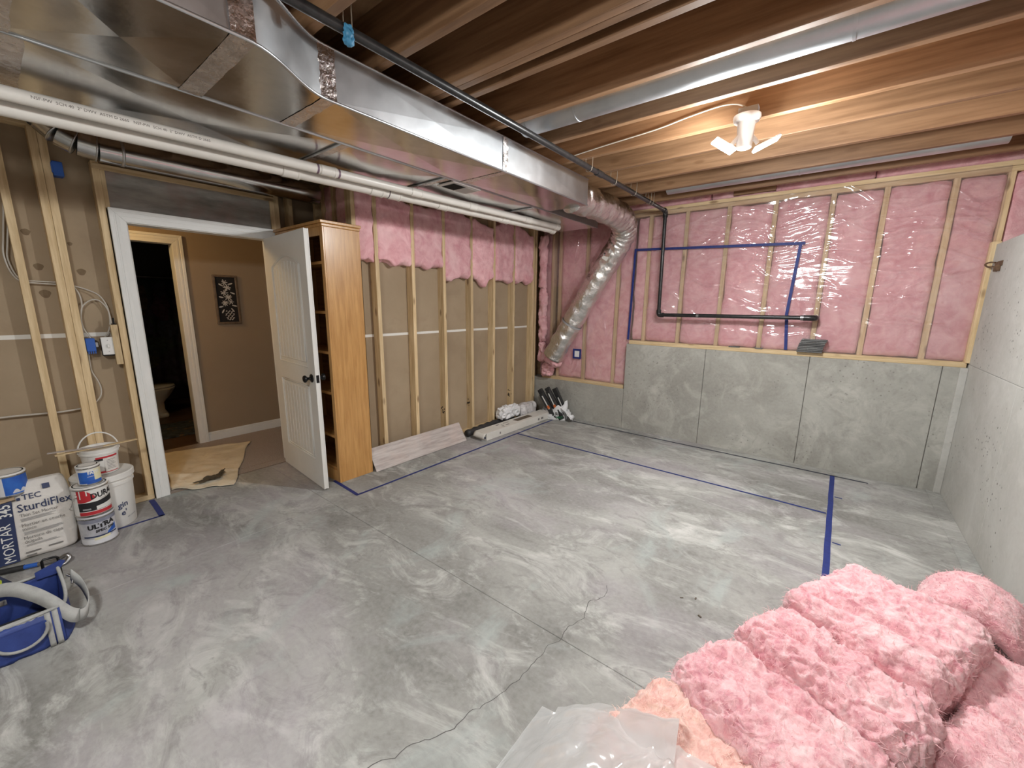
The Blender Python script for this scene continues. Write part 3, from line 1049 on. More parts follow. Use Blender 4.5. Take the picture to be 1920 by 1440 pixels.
# ================================================================== LAMPS
def led_lamp(x, y, zt, label, watts):
    L_ = thing('ceiling_lamp', label, 'lamp', (x, y, zt - .18), group='white twin head lamps on the joists')
    lathe('base_plate', [(.070, zt), (.072, zt - .012), (.066, zt - .030), (.050, zt - .034)][::-1], (x, y, 0), lampw_m, L_, 32)
    lathe('body', [(.028, zt - .175), (.040, zt - .170), (.044, zt - .10), (.046, zt - .04), (.046, zt - .032)], (x, y, 0), lampw_m, L_, 28)
    box('junction_box', (x - .05, x + .05), (y - .0, y + .05), (zt, zt + .05), grey_m, L_)
    em = MT.get('led') or emis('lit led panel', (1.0, .96, .90), 60)
    MT['led'] = em
    for a, tilt in ((math.radians(215), .5), (math.radians(20), .45)):
        dx, dy = math.cos(a), math.sin(a)
        hx, hy, hz = x + dx * .115, y + dy * .115, zt - .16
        T = xform((hx, hy, hz), a, 0, -tilt)
        hd = box('lamp_head', (-.068, .068), (-.042, .042), (.0, .012), lampw_m, L_, bv=.004, T=T)
        box('led_panel', (-.063, .063), (-.037, .037), (-.004, .0), em, hd, T=T)
        tube('arm', [(x + dx * .03, y + dy * .03, zt - .10), (x + dx * .07, y + dy * .07, zt - .15)], .012, lampw_m, L_, n=10)
        ld = bpy.data.lights.new('lamp_light', 'AREA')
        ld.shape = 'RECTANGLE'
        ld.size, ld.size_y = .126, .074
        ld.energy = watts
        ld.color = (.97, 1.0, 1.0)
        lo = bpy.data.objects.new('lamp_light', ld)
        lo.rotation_euler = (Matrix.Rotation(a, 3, 'Z') @ Matrix.Rotation(-tilt, 3, 'Y')).to_euler()
        link(lo, L_, T(np.array([[0, 0, -.012]]))[0])
        # fill light added below each head to brighten the walls
        ld = bpy.data.lights.new('lamp_fill', 'POINT')
        ld.energy = watts * 1.35
        ld.color = (.97, 1.0, 1.0)
        ld.shadow_soft_size = .07
        link(bpy.data.objects.new('lamp_fill', ld), L_, T(np.array([[.03, 0, -.085]]))[0])
    return L_


led_lamp(-.555, 2.85, ZJ, 'white twin head lamp glowing on the joists near the insulated wall', LAMP_W)
led_lamp(-.75, -.50, ZJ, 'white twin head lamp on the joists behind the viewpoint', LAMP_W * .9)
tube('lamp_cable', smooth_path([(-1.75, 2.905, 2.62), (-1.45, 2.905, 2.64), (-1.1, 2.905, 2.66), (-.9, 2.905, 2.685), (-.72, 2.905, 2.70), (-.62, 2.89, 2.68), (-.56, 2.875, 2.64)], 5), .0045, cable_m, None, n=8,
     label='thin white cable stapled along a joist to the ceiling lamp', cat='cable')
hl = thing('hall_ceiling_lamp', 'warm round ceiling lamp of the hallway, above the door head', 'lamp', (-4.6, .2, 2.36))
lathe('glass_dome', [(.02, 2.35), (.09, 2.37), (.13, 2.41), (.14, 2.43)], (-4.6, .2, 0), emis('warm glass', (1, .62, .25), 4), hl)
lathe('ceiling_plate', [(.15, 2.43), (.15, 2.44)], (-4.6, .2, 0), lampw_m, hl)
ld = bpy.data.lights.new('hall_light', 'POINT')
ld.energy = HALL_W
ld.color = (1.0, .68, .30)
ld.shadow_soft_size = .08
link(bpy.data.objects.new('hall_light', ld), hl, (-4.6, .2, 2.28))

# ================================================================== DUCTS
ZB, ZT = 2.355, 2.565
XA, XB, XW = -2.203, -1.81, -1.63      # seam side, narrow side, wide side of the supply trunk
tr = thing('supply_trunk_duct', 'shiny galvanised supply duct that narrows in an ogee under the joists', 'duct', (-1.95, 1.5, ZB))


def crossbroken(name, c, n, depth, mat_, parent):
    """flat sheet panel with a pressed X: four facets meeting in a shallow point"""
    c = [np.array(p, float) for p in c]
    m = sum(c) / 4 + np.array(n, float) * depth
    return mk(name, c + [m], [(0, 1, 4), (1, 2, 4), (2, 3, 4), (3, 0, 4)], mat_, parent)


def s_edge(y):      # right-hand side of the trunk in plan
    t = np.clip((y - .64) / (1.02 - .64), 0, 1)
    return XW + (XB - XW) * (t * t * (3 - 2 * t))


# bottoms
for y0, y1 in ((-1.6, -.7), (-.7, .13), (.13, .64)):
    crossbroken('bottom_panel', [(XA, y0, ZB), (XW, y0, ZB), (XW, y1, ZB), (XA, y1, ZB)], (0, 0, -1), .012, galv_m, tr)
    crossbroken('side_panel', [(XW, y0, ZB), (XW, y0, ZT), (XW, y1, ZT), (XW, y1, ZB)], (1, 0, 0), .004, galvd_m, tr)
ys = np.linspace(.64, 1.02, 15)
V = [(XA, y, ZB) for y in ys] + [(s_edge(y), y, ZB) for y in ys]
mk('transition_bottom', V, [(i, 15 + i, 16 + i, i + 1) for i in range(14)], galv_m, tr)
V = [(s_edge(y), y, ZB) for y in ys] + [(s_edge(y), y, ZT) for y in ys]
mk('transition_side', V, [(i, i + 1, 16 + i, 15 + i) for i in range(14)], galvd_m, tr, smooth=True)
for y0, y1 in ((1.02, 2.20), (2.20, 3.31)):
    crossbroken('bottom_panel', [(XA, y0, ZB), (XB, y0, ZB), (XB, y1, ZB), (XA, y1, ZB)], (0, 0, -1), .008, galv_m, tr)
    crossbroken('side_panel', [(XB, y0, ZB), (XB, y0, ZT), (XB, y1, ZT), (XB, y1, ZB)], (1, 0, 0), .004, galvd_m, tr)
for y0, y1, xr in ((-1.6, .64, XW), (1.02, 3.31, XB)):
    box('top_panel', (XA, xr), (y0, y1), (ZT - .002, ZT), galvd_m, tr)
    box('inner_side', (XA, XA + .002), (y0, y1), (ZB, ZT), galvd_m, tr)
mk('transition_top', [(XA, y, ZT) for y in ys] + [(s_edge(y), y, ZT) for y in ys], [(i, i + 1, 16 + i, 15 + i) for i in range(14)], galvd_m, tr)
box('end_cap', (XA, XB), (3.308, 3.312), (ZB, ZT), galvd_m, tr)
# standing lock seam along the lower right edge
Vs, Fs = tubegeo([(XW + .003, -1.6, ZB + .002), (XW + .003, .64, ZB + .002)] + [(s_edge(y) + .003, y, ZB + .002) for y in ys] + [(XB + .003, 3.31, ZB + .002)], .006, 8)
mk('lock_seam', Vs, Fs, galvd_m, tr, smooth=True)
Vs, Fs = tubegeo([(XW + .003, -1.6, ZT - .004), (XW + .003, .64, ZT - .004)] + [(s_edge(y) + .003, y, ZT - .004) for y in ys] + [(XB + .003, 3.31, ZT - .004)], .004, 8)
mk('lock_seam', Vs, Fs, galvd_m, tr, smooth=True)
# foil tape over the joints


def tapestrip(parent, y, x0, x1, z, wd=.075, dn=.0006, mat_=None):
    V, F = sheetgeo(18, 6, lambda u, v: (x0 + (x1 - x0) * u, y - wd / 2 + wd * v + .003 * n1(u * 9, v * 2, y), z - dn - .0015 * abs(n1(u * 22, v * 9, y * 3, 2))))
    mk('foil_tape', V, F, mat_ or foiltape_m, parent, smooth=True)


def tapeside(parent, y, x, z0, z1, wd=.06):
    V, F = sheetgeo(6, 14, lambda u, v: (x + .003 + .003 * abs(n1(u * 9, v * 20, y * 3, 2)), y - wd / 2 + wd * u, z0 + (z1 - z0) * v))
    mk('foil_tape', V, F, foiltape_m, parent, smooth=True)


tapestrip(tr, .64, XA, XW, ZB - .002)
tapestrip(tr, 1.02, XA, XB, ZB - .001, wd=.06)
tapestrip(tr, 2.20, XA, XB, ZB - .001, wd=.05)
tapeside(tr, .64, XW, ZB, ZT, .075)
tapeside(tr, 1.02, XB, ZB, ZT, .075)
tapeside(tr, 2.20, XB, ZB, ZT, .05)
tapestrip(tr, .13, XA, XW, ZB - .002)

rd = thing('return_duct', 'wide galvanised return duct beside the white pipes with white grille', 'duct', (-2.5, 1.5, ZB))
XL = -2.80
for y0, y1 in ((-1.6, -.6), (-.6, .16), (.16, 1.30), (1.30, 2.05), (2.05, 3.1), (3.1, 4.30)):
    zz = ZB + .004
    crossbroken('bottom_panel', [(XL, y0, zz), (XA - .006, y0, zz), (XA - .006, y1, zz), (XL, y1, zz)], (0, 0, -1), .014, galv_m, rd)
box('side_panel', (XL, XL + .002), (-1.6, 4.30), (ZB + .004, ZT), galvd_m, rd)
box('side_panel', (XA - .008, XA - .006), (-1.6, 4.30), (ZB + .004, ZT), galvd_m, rd)
box('end_cap', (XL, XA - .006), (4.298, 4.302), (ZB + .004, ZT), galvd_m, rd)
box('top_panel', (XL, XA - .006), (-1.6, 4.30), (ZT - .002, ZT), galvd_m, rd)
Vs, Fs = tubegeo([(XA - .004, -1.6, ZB - .001), (XA - .004, 4.30, ZB - .001)], .006, 8)
mk('lock_seam', Vs, Fs, galvd_m, rd, smooth=True)
tapestrip(rd, .16, XL, XA - .01, ZB + .002, wd=.085)
for y in (1.30, 2.05, 3.1):
    Vs, Fs = tubegeo([(XL, y, ZB - .002), (XA - .01, y, ZB - .002)], .006, 8)
    mk('joint_seam', Vs, Fs, galvd_m, rd, smooth=True)
    tapestrip(rd, y + .03, XL, XA - .01, ZB + .000, wd=.05)
# grille in the return duct
gr = box('vent_grille', (-2.375, -2.205), (2.12, 2.40), (ZB - .012, ZB - .003), ventw_m, rd, bv=.003)
for k in range(11):
    box('louvre', (-2.352, -2.228), (2.15 + k * .0105, 2.1545 + k * .0105), (ZB - .016, ZB - .012), dark_m, gr)
    box('louvre', (-2.352, -2.228), (2.275 + k * .0105, 2.2795 + k * .0105), (ZB - .016, ZB - .012), ventw_m, gr)
box('damper_opening', (-2.355, -2.225), (2.145, 2.265), (ZB - .0135, ZB - .012), grey_m, gr)

# round duct over the door, with a gored elbow
ro = thing('round_duct', 'round galvanised duct with gored elbow above the door head', 'duct', (-3.72, 1.2, 2.34))
rx, rz, rr_ = -3.72, 2.435, .078
tube('straight_run', [(rx, .56, rz), (rx, 1.93, rz)], rr_, galv_m, ro, n=28)
el = [(rx, .56, rz), (rx - .005, .475, rz + .012), (rx - .015, .41, rz + .045), (rx - .03, .36, rz + .10), (rx - .05, .33, rz + .17), (rx - .06, .32, rz + .30)]
for i in range(len(el) - 1):
    V, F = tubegeo([el[i], el[i + 1]], rr_ + .001 * (i % 2), 28, cap=False)
    mk('elbow_gore', V, F, galv_m, ro, smooth=True)
    V, F = tubegeo([np.array(el[i]) * .97 + np.array(el[i + 1]) * .03, np.array(el[i]) * .9 + np.array(el[i + 1]) * .1], rr_ + .004, 28)
    mk('crimp_ring', V, F, galvd_m, ro, smooth=True)
V, F = tubegeo([(rx, .66, rz), (rx, .675, rz)], rr_ + .003, 28)
mk('crimp_ring', V, F, galvd_m, ro, smooth=True)

# round ducts in the joist bays
a = thing('joist_bay_duct', 'long round galvanised duct in the joist bay, nearest the viewer', 'duct', (-.2, 2.32, 2.6), group='galvanised ducts in joist bays')
tube('straight_run', [(-1.70, 2.315, 2.668), (1.22, 2.315, 2.668)], .085, galvd_m, a, n=32)
for x in (-1.36, -.1):
    tube('crimp_ring', [(x, 2.315, 2.668), (x + .012, 2.315, 2.668)], .0875, galvd_m, a, n=32)
lathe('end_collar', [(.06, -1.76), (.088, -1.74), (.088, -1.69)], (0, 2.315, 2.668), galvd_m, a, 28, axis=0)
b = thing('joist_bay_duct', 'round galvanised duct in the joist bay nearest the insulated wall', 'duct', (-.3, 4.25, 2.6), group='galvanised ducts in joist bays')
tube('straight_run', [(-1.45, 4.245, 2.652), (.72, 4.245, 2.652)], .075, galvd_m, b, n=28)
tube('crimp_ring', [(-.4, 4.245, 2.652), (-.388, 4.245, 2.652)], .0775, galvd_m, b, n=28)

# foil flex duct
fx = thing('flex_duct', 'silver foil flexible duct bending down across the insulated corner', 'duct', (-2.3, 4.4, .7))
path = smooth_path([(-1.965, 3.316, 2.455), (-1.955, 3.7, 2.455), (-1.945, 4.1, 2.45), (-1.95, 4.38, 2.40), (-2.02, 4.54, 2.27), (-2.20, 4.59, 2.02), (-2.45, 4.60, 1.63), (-2.70, 4.60, 1.22), (-2.93, 4.60, .83)], 22)
V, F = tubegeo(path, .128, 40)
n_ = np.array(V)
ctr = np.repeat(np.array(path), 40, 0)
s_ = np.repeat(np.arange(len(path)), 40)
rad = n_ - ctr
aa = np.tile(np.arange(40), len(path)) * 2 * PI / 40
wr_ = .010 * fbm(np.stack([s_ * .25, np.cos(aa) * 2.2, np.sin(aa) * 2.2], 1), 3, 4) + .006 * np.abs(np.sin(s_ * .55 + 1.5 * np.cos(aa)))
soft = np.exp(-((s_ - 3 * 22 - 8) / 14.0) ** 2)
wr_ += soft * .012 * fbm(np.stack([s_ * .5, np.cos(aa) * 3, np.sin(aa) * 3], 1), 3, 8)
V = ctr + rad * (1 + wr_ / .128)[:, None]
mk('foil_sleeve', V, F, foil_m, fx, smooth=True)
tube('strap', [np.array(path[150]) - [0, 0, .0], np.array(path[151])], .138, grey_m, fx, n=36, cap=False)
sd = np.array(path[-1]) - np.array(path[-3])
sd /= np.linalg.norm(sd)
pillow('inner_insulation', (.20, .20, .10), (16, 16, 8), .05, .02, 15, 301, pinkw_m, fx, T=xform((-2.965, 4.62, .735), 0, 0, .5), ridged=.4)
T = xform((-2.19, 4.462, 2.03), .0, 0, .56)
lb = box('paper_label', (-.035, .035), (-.006, .0), (0, .075), paper_m, fx, T=T)
box('label_band', (-.035, .035), (-.007, -.0055), (.05, .075), blkprint_m, fx, T=T)

# ================================================================== PIPES
def pvc(label, A, B_, r, couplings, stains):
    A, B_ = np.array(A), np.array(B_)
    t = thing('drain_pipe', label, 'pipe', (A + B_) / 2 - [0, 0, r], group='white drain pipes')
    f = lambda y: A + (B_ - A) * (y - A[1]) / (B_[1] - A[1])
    tube('pipe_run', [f(-1.6), B_], r, pvc_m, t, n=24)
    for y in couplings:
        tube('coupling', [f(y - .045), f(y + .045)], r * 1.10, pvc_m, t, n=24)
        tube('coupling_lip', [f(y + .038), f(y + .050)], r * 1.16, pvc_m, t, n=24)
    for y in stains:
        tube('primer_stain', [f(y), f(y + .012)], r * 1.02, mat_primer, t, n=24)
    return t, f


mat_primer = mat('purple primer', (.16, .10, .14), rough=.4)
p1_, f1 = pvc('thinner white drain pipe, upper of the pair under the return duct', (-2.60, .15, 2.287), (-2.455, 3.83, 2.323), .027, (1.40, 2.05, 2.62, 3.35), (1.33, 1.46))
p2_, f2 = pvc('thicker white drain pipe, lower of the pair beside the stud wall', (-2.70, .14, 2.266), (-2.53, 3.86, 2.308), .038, (1.22, 1.78, 1.92, 2.36, 3.1), (1.74, 1.87))
lathe('cap', [(.024, 3.81), (.032, 3.82), (.034, 3.88), (.018, 3.895)], (-2.455, 0, 2.323), pvc_m, p1_, 24, axis=1)
lathe('cap', [(.034, 3.84), (.043, 3.85), (.045, 3.90), (.02, 3.915)], (-2.53, 0, 2.308), pvc_m, p2_, 24, axis=1)
# printed line along the thinner pipe
ltr = 'NSF-PW  SCH 40  2" DWV  ASTM D 2665   '
cut = textgeo(ltr * 2, .016)
Vt = []
for v in cut[0]:
    c0 = f1(.22 + v[0])
    an = .05 + (v[1] - .006) / .027
    Vt.append((c0[0] + .0275 * math.cos(an), c0[1], c0[2] + .0275 * math.sin(an)))
mk('lettering', Vt, cut[1], print_m, p1_)

gas = thing('gas_pipe', 'black iron gas pipe dropping from the joists and crossing the insulated wall', 'pipe', (-1.6, 3, 1.4))
GX, GZ, GY, gr_ = -1.605, 2.522, 4.68, .0195
tube('ceiling_run', [(-1.575, -1.6, GZ), (GX, GY - .03, GZ)], gr_, iron_m, gas, n=18)
tube('elbow', smooth_path([(GX, GY - .055, GZ), (GX, GY - .02, GZ - .003), (GX, GY, GZ - .03), (GX, GY, GZ - .065)], 5), gr_ + .007, iron_m, gas, n=18)
tube('drop', [(GX, GY, GZ - .03), (GX + .012, GY + .0, 1.44)], gr_, iron_m, gas, n=18)
tube('elbow', smooth_path([(GX + .012, GY, 1.475), (GX + .014, GY, 1.435), (GX + .03, GY, 1.418), (GX + .07, GY, 1.418)], 5), gr_ + .007, iron_m, gas, n=18)
tube('wall_run', [(GX + .03, GY, 1.418), (-.20, GY, 1.424)], gr_, iron_m, gas, n=18)
tube('collar', [(-1.19, GY, 1.419), (-1.165, GY, 1.419)], gr_ + .003, steel_m, gas, n=18)
tube('collar', [(-.275, GY, 1.424), (-.245, GY, 1.424)], gr_ + .006, steel_m, gas, n=18)
tube('elbow', smooth_path([(-.25, GY, 1.424), (-.19, GY, 1.424), (-.165, GY + .02, 1.424), (-.165, GY + .09, 1.424)], 5), gr_ + .007, iron_m, gas, n=18)
tube('coupling', [(-1.60, 3.05, GZ), (-1.60, 3.14, GZ)], gr_ + .005, iron_m, gas, n=18)
for y in (1.0, 2.93, 3.36, 3.78, 4.15, 4.22):
    V, F = tubegeo(smooth_path([(-1.60 - .028, y, 2.66), (-1.60 - .026, y, GZ), (-1.60, y, GZ - .027), (-1.60 + .026, y, GZ), (-1.60 + .028, y, 2.66)], 5), .0022, 6)
    mk('wire_hanger', V, F, wire_m, gas, smooth=True)
pillow('blue_tape_wad', (.035, .03, .06), (10, 8, 14), .012, .010, 40, 9, sky_blue_m, gas, T=xform((-1.575, .985, 2.47)), ridged=.5)

# ================================================================== THINGS ON THE DOOR WALL
bx = thing('outlet_box', 'blue plastic box high on the double stud', 'outlet box', (XD, .40, 2.285))
box('box_shell', (XD - .07, XD + .004), (.377, .425), (2.285, 2.372), boxblue_m, bx, bv=.004)
box('nail_tab', (XD - .02, XD + .006), (.372, .379), (2.30, 2.36), boxblue_m, bx)
bx = thing('outlet_box', 'blue plastic box at mid height with cables entering', 'outlet box', (XD, .40, 1.155))
box('box_shell', (XD - .07, XD + .004), (.377, .424), (1.165, 1.255), boxblue_m, bx, bv=.004)
for k in range(4):
    box('tooth', (XD - .01, XD + .003), (.382 + k * .011, .388 + k * .011), (1.150, 1.166), boxblue_m, bx)
box('clip', (XD - .02, XD + .002), (.424, .436), (1.195, 1.225), grey_m, bx)
sw = thing('switch_box', 'white switch with plate mounted beside the door stud', 'switch', (XD, .486, 1.13))
box('box_shell', (XD - .085, XD - .002), (.457, .515), (1.128, 1.245), dark_m, sw)  # shell coloured dark to stand for the shadow below the cover plate
pl_ = box('cover_plate', (XD - .002, XD + .006), (.452, .520), (1.137, 1.260), toggle_m, sw, bv=.003)
box('toggle', (XD + .006, XD + .018), (.479, .491), (1.186, 1.210), toggle_m, pl_, bv=.002)
for z in (1.16, 1.238):
    lathe('screw', [(.003, XD + .006), (.0028, XD + .0075)], (0, .485, z), grey_m, pl_, 10, axis=0)
ck = thing('latch_catch', 'small black catch standing on the wood block', 'catch', (XD + .005, .533, 1.345))
box('foot', (XD - .010, XD + .012), (.520, .546), (1.345, 1.352), black_m, ck, bv=.002)
box('hook', (XD - .004, XD + .006), (.527, .538), (1.350, 1.392), black_m, ck, bv=.003)


def cable(label, pts, r=.0045):
    return tube('cable', smooth_path([(XD + p[2] if len(p) > 2 else XD - .045, p[0], p[1]) for p in pts], 6), r, cable_m, None, n=8, label=label, cat='cable')


cable('white cable hanging in a loop left of the single stud', [(.165, 2.30), (.150, 2.10), (.118, 1.88), (.105, 1.78), (.118, 1.68), (.150, 1.625), (.20, 1.617), (.297, 1.612)])
cable('second white cable curving beside the looped cable and through the double stud', [(.172, 2.30), (.160, 2.05), (.130, 1.85), (.118, 1.76), (.135, 1.665), (.165, 1.632), (.22, 1.628), (.297, 1.626)])
cable('white cable looping from the double stud to the white switch', [(.378, 1.605), (.43, 1.585), (.49, 1.545), (.52, 1.47), (.523, 1.38), (.51, 1.31), (.48, 1.25)])
cable('white cable arching back over the switch loop', [(.377, 1.27), (.380, 1.37), (.395, 1.46), (.44, 1.51), (.485, 1.51), (.52, 1.45), (.528, 1.36), (.52, 1.28), (.515, 1.245)])
cable('white cable running down the double stud into the blue box', [(.376, 1.60), (.395, 1.55), (.398, 1.48), (.383, 1.40), (.384, 1.33), (.40, 1.28), (.412, 1.25)])
cable('white cable drooping below the blue box', [(.386, 1.16), (.384, 1.08), (.386, 1.02), (.405, .96), (.415, .90), (.408, .85), (.390, .82), (.372, .80)])
cable('brown grey cable strung low across the left studs', [(-.9, .79), (-.4, .78), (-.06, .782), (.10, .774), (.20, .768), (.300, .772)], .006)

# round damp stains in the gypsum paper
stn = mat('paper stain', (.17, .115, .065), (.21, .15, .09), .85, ns=20)
for y, z, r in ((.215, 1.93, .02), (.24, 1.72, .022), (.245, 1.55, .026), (.43, 1.70, .022), (.40, 1.88, .012)):
    V = [(XD - DT + .0008, y + r * (1 + .15 * math.sin(3 * a)) * math.cos(a), z + r * math.sin(a)) for a in np.linspace(0, 2 * PI, 18, endpoint=False)]
    mk('paper_stain', V, [tuple(range(18))], stn, wl)

# ================================================================== BOOKCASE
bc = thing('bookcase', 'tall honey oak bookcase seen from its end behind the open door', 'bookcase', (-3.55, 1.82, 0))
bx0, bx1, by0, by1, bz = -3.935, -3.155, 1.668, 1.968, 2.105
box('side_panel', (bx1 - .02, bx1), (by0, by1), (0, bz), oak_m, bc, bv=.002)
box('side_panel', (bx0, bx0 + .02), (by0, by1), (0, bz), oak_m, bc, bv=.002)
box('back_panel', (bx0 + .02, bx1 - .02), (by1 - .008, by1 - .002), (.02, bz), oakd_m, bc)
box('face_stile', (bx1 - .042, bx1 + .001), (by0 - .014, by0), (0, bz), oak_m, bc, bv=.002)
box('face_stile', (bx0 - .001, bx0 + .042), (by0 - .014, by0), (0, bz), oak_m, bc, bv=.002)
box('kick_board', (bx0 + .042, bx1 - .042), (by0 - .014, by0), (0, .10), oak_m, bc)
box('top_rail', (bx0 + .042, bx1 - .042), (by0 - .014, by0), (2.02, bz), oak_m, bc)
tp = box('crown', (bx0 - .02, bx1 + .022), (by0 - .036, by1 + .005), (bz, bz + .022), oak_m, bc, bv=.004)
box('crown_moulding', (bx0 - .012, bx1 + .012), (by0 - .024, by1), (bz - .022, bz), oak_m, tp, bv=.005)
for z in (.10, .385, .76, 1.10, 1.425, 1.81):
    box('shelf', (bx0 + .02, bx1 - .02), (by0 - .004, by1 - .008), (z, z + .022), oakd_m, bc, bv=.002)

# ================================================================== PLANK, CARTON, BAGS IN THE CORNER
lean = math.atan2(.135, .19)
o = box('laminate_plank', (-.004, .004), (0, 1.15), (0, .225), plank_m, None, T=xform((-3.115, 1.98, .003), -.006, 0, -lean * .93), label='grey wood look laminate plank leaning along the stud wall', cat='plank')
tag(o, cat='plank')
bevel(o, .001, 1)

ct = thing('flat_carton', 'long flat white carton with printed window lying by the stud wall', 'carton', (-3.01, 3.9, 0))
cr = -.018
Tc = xform((-3.012, 3.27, 0), cr)
box('carton_body', (-.088, .088), (0, 1.30), (.002, .088), card_m, ct, bv=.003, T=Tc)
box('printed_window', (-.045, .035), (.62, .93), (.0885, .0893), brownprint_m, ct, T=Tc)
for (u, v, w2, h2) in ((-.04, .42, .012, .10), (.02, .40, .02, .06), (-.02, .36, .045, .012), (.015, .33, .05, .012), (-.05, .30, .02, .05)):
    box('printed_mark', (u, u + w2), (v, v + h2), (.0885, .0892), greyprint_m, ct, T=Tc)
for (v, w2) in ((.22, .02), (.98, .035), (1.05, .05)):
    box('printed_mark', (.088, .0888), (v, v + w2), (.03, .055), greyprint_m, ct, T=Tc)
for (u, w2, z0) in ((-.06, .02, .03), (-.02, .05, .035), (.05, .02, .02)):
    box('printed_mark', (u, u + w2), (-.0008, 0), (z0, z0 + .025), navy_m, ct, T=Tc)
# end flap tipped open towards the room
sheet('end_flap', 6, 4, lambda u, v: tuple(Tc(np.array([[-.086 + .172 * u, -.004 - .045 * v, .086 - .05 * v * v]]))[0]), card_m, ct, thick=.003)

V, F = tubegeo(smooth_path([(-3.19, 3.22, .045), (-3.205, 3.5, .05), (-3.215, 3.8, .052), (-3.22, 4.1, .05)], 8), [.038 + .006 * math.sin(i * 1.9) for i in range(25)], 14)
mk('foam_roll', V, F, rubber_m, None, smooth=True, label='black foam roll in clear wrap behind the white carton', cat='roll')
pillow('crumpled_bag', (.13, .36, .14), (22, 44, 18), .04, .024, 13, 401, whitebag_m, None, T=xform((-3.19, 3.98, .085)), ridged=.6, label='crumpled white plastic bag lying on the carton edge', cat='plastic bag')
pillow('crumpled_bag', (.14, .34, .17), (20, 36, 22), .05, .020, 11, 405, mat('greyish bag', (.52, .50, .50), (.62, .60, .60), .4, ns=8, bump=.4, bs=20, dist=.01), None, T=xform((-3.175, 4.38, .03), 0, 0, -.2), ridged=.5,
       label='greyish plastic bag slumped against the last stud', cat='plastic bag')
# carrier bag holding black boxed tools
cb = thing('carrier_bag', 'white carrier bag with printed letters in the far left corner', 'carrier bag', (-2.86, 4.60, 0))


def bagfn(u, v):
    a = 2 * PI * u
    r = .155 * (1 - .10 * v) * (1 + .10 * n1(math.cos(a) * 2 + 3, math.sin(a) * 2, v * 3, 7) + .06 * n1(math.cos(a) * 6, math.sin(a) * 6, v * 8, 9))
    h = (.17 + .075 * math.cos(a - .25) + .03 * n1(math.cos(a) * 4, math.sin(a) * 4, 2, 5))
    return (-2.86 + r * 1.25 * math.cos(a), 4.585 + .72 * r * math.sin(a), .003 + h * v)


sheet('bag_wall', 60, 14, bagfn, whitebag_m, cb, thick=.002)
V = [bagfn(k / 30, 0) for k in range(30)]
mk('bag_bottom', V, [tuple(range(30))], whitebag_m, cb)
sheet('bag_flap', 12, 10, lambda u, v: (-2.70 + .15 * v * (1 - .3 * u) + .02 * n1(u * 4, v * 5, 1), 4.50 + .18 * u - .02 * v, .02 + (.16 - .14 * v) * (1 - .35 * u) + .02 * n1(u * 5, v * 4, 8)), whitebag_m, cb, thick=.002)
fnb = lambda u, v: (-2.70 + u * .97, 4.462 + u * .24 - .003, .030 + v + .1 * u)
lettering('SUUR', .055, lambda u, v: (-2.79 + u, 4.474 + .15 * u + .0, .075 + v + .12 * u), blkprint_m, cb, bold=.0015)
lettering('MAT', .045, lambda u, v: (-2.765 + u, 4.470 + .15 * u + .0, .033 + v + .12 * u), mat('green print', (.02, .16, .07), rough=.5), cb, bold=.0015)
for i, (x, y, tilt, h) in enumerate(((-3.02, 4.60, -.62, .43), (-2.97, 4.53, -.60, .38), (-2.94, 4.66, -.56, .45), (-2.88, 4.55, -.55, .42), (-2.85, 4.66, -.50, .44))):
    T = xform((x + .17, y - .03, .02), .05 * (i % 3 - 1), .06, tilt)
    tt = thing('tool_pack', ['black boxed tool at the left of the carrier bag, leaning on the stud', 'black boxed tool with red orange label, front left in the carrier bag', 'black boxed tool at the rear middle of the carrier bag', 'black boxed tool with orange label at the front right of the carrier bag', 'black boxed tool at the rear right of the carrier bag'][i], 'tool pack', (x + .17, y - .03, .02), group='black tool packs in the carrier bag')
    box('sleeve', (-.034, .034), (-.02, .02), (0, h), rubber_m, tt, bv=.004, T=T)
    box('white_stripe', (-.004, .012), (-.0212, -.0200), (h * .38, h * .92 if i % 2 else h * .7), toggle_m, tt, T=T)
    if i in (1, 3): box('orange_label', (-.012, .024), (-.0218, -.0205), (h * .40, h * .52), orange_m, tt, T=T)
    if i == 2: box('white_stripe', (-.022, -.008), (-.0212, -.0200), (h * .74, h * .86), toggle_m, tt, T=T)

# ================================================================== THINGS ON THE BACK WALL
for i in range(8):
    k = [0, 0, .003, .004, .010, .014, .022, .028][i]
    T = xform((-.172 + k * .9, 4.768, 1.105 + i * .0155), .02 * math.sin(i * 2.3))
    o = box('tile_sample', (-.098 + .003 * (i % 2), .098), (-.055 - .004 * math.cos(i * 1.7), .045), (0, .0125), tile_m, None, T=T, cat='tile sample', group='slate samples stacked on the sill',
            label=['lowest dark grey sample in the stack on the sill', 'second dark grey sample from the bottom of the sill stack', 'third dark grey sample from the bottom of the sill stack', 'fourth dark grey sample from the bottom of the sill stack', 'fourth dark grey sample from the top of the sill stack', 'third dark grey sample from the top of the sill stack', 'second dark grey sample from the top of the sill stack', 'topmost dark grey sample in the stack on the sill'][i])
    bevel(o, .0012, 1)
ob = thing('taped_outlet', 'white outlet framed with blue tape on the lower insulated wall', 'outlet', (-2.665, YP - .01, .81))
YO = YP - .026
box('outlet_face', (-2.708, -2.620), (YO, YP - .005), (.832, .922), toggle_m, ob, bv=.002)
for x0, x1, z0, z1 in ((-2.725, -2.603, .918, .944), (-2.725, -2.603, .812, .836), (-2.725, -2.700, .836, .918), (-2.628, -2.603, .836, .918)):
    box('tape_edge', (x0, x1), (YO - .003, YO - .0005), (z0, z1), bluetape_m, ob)


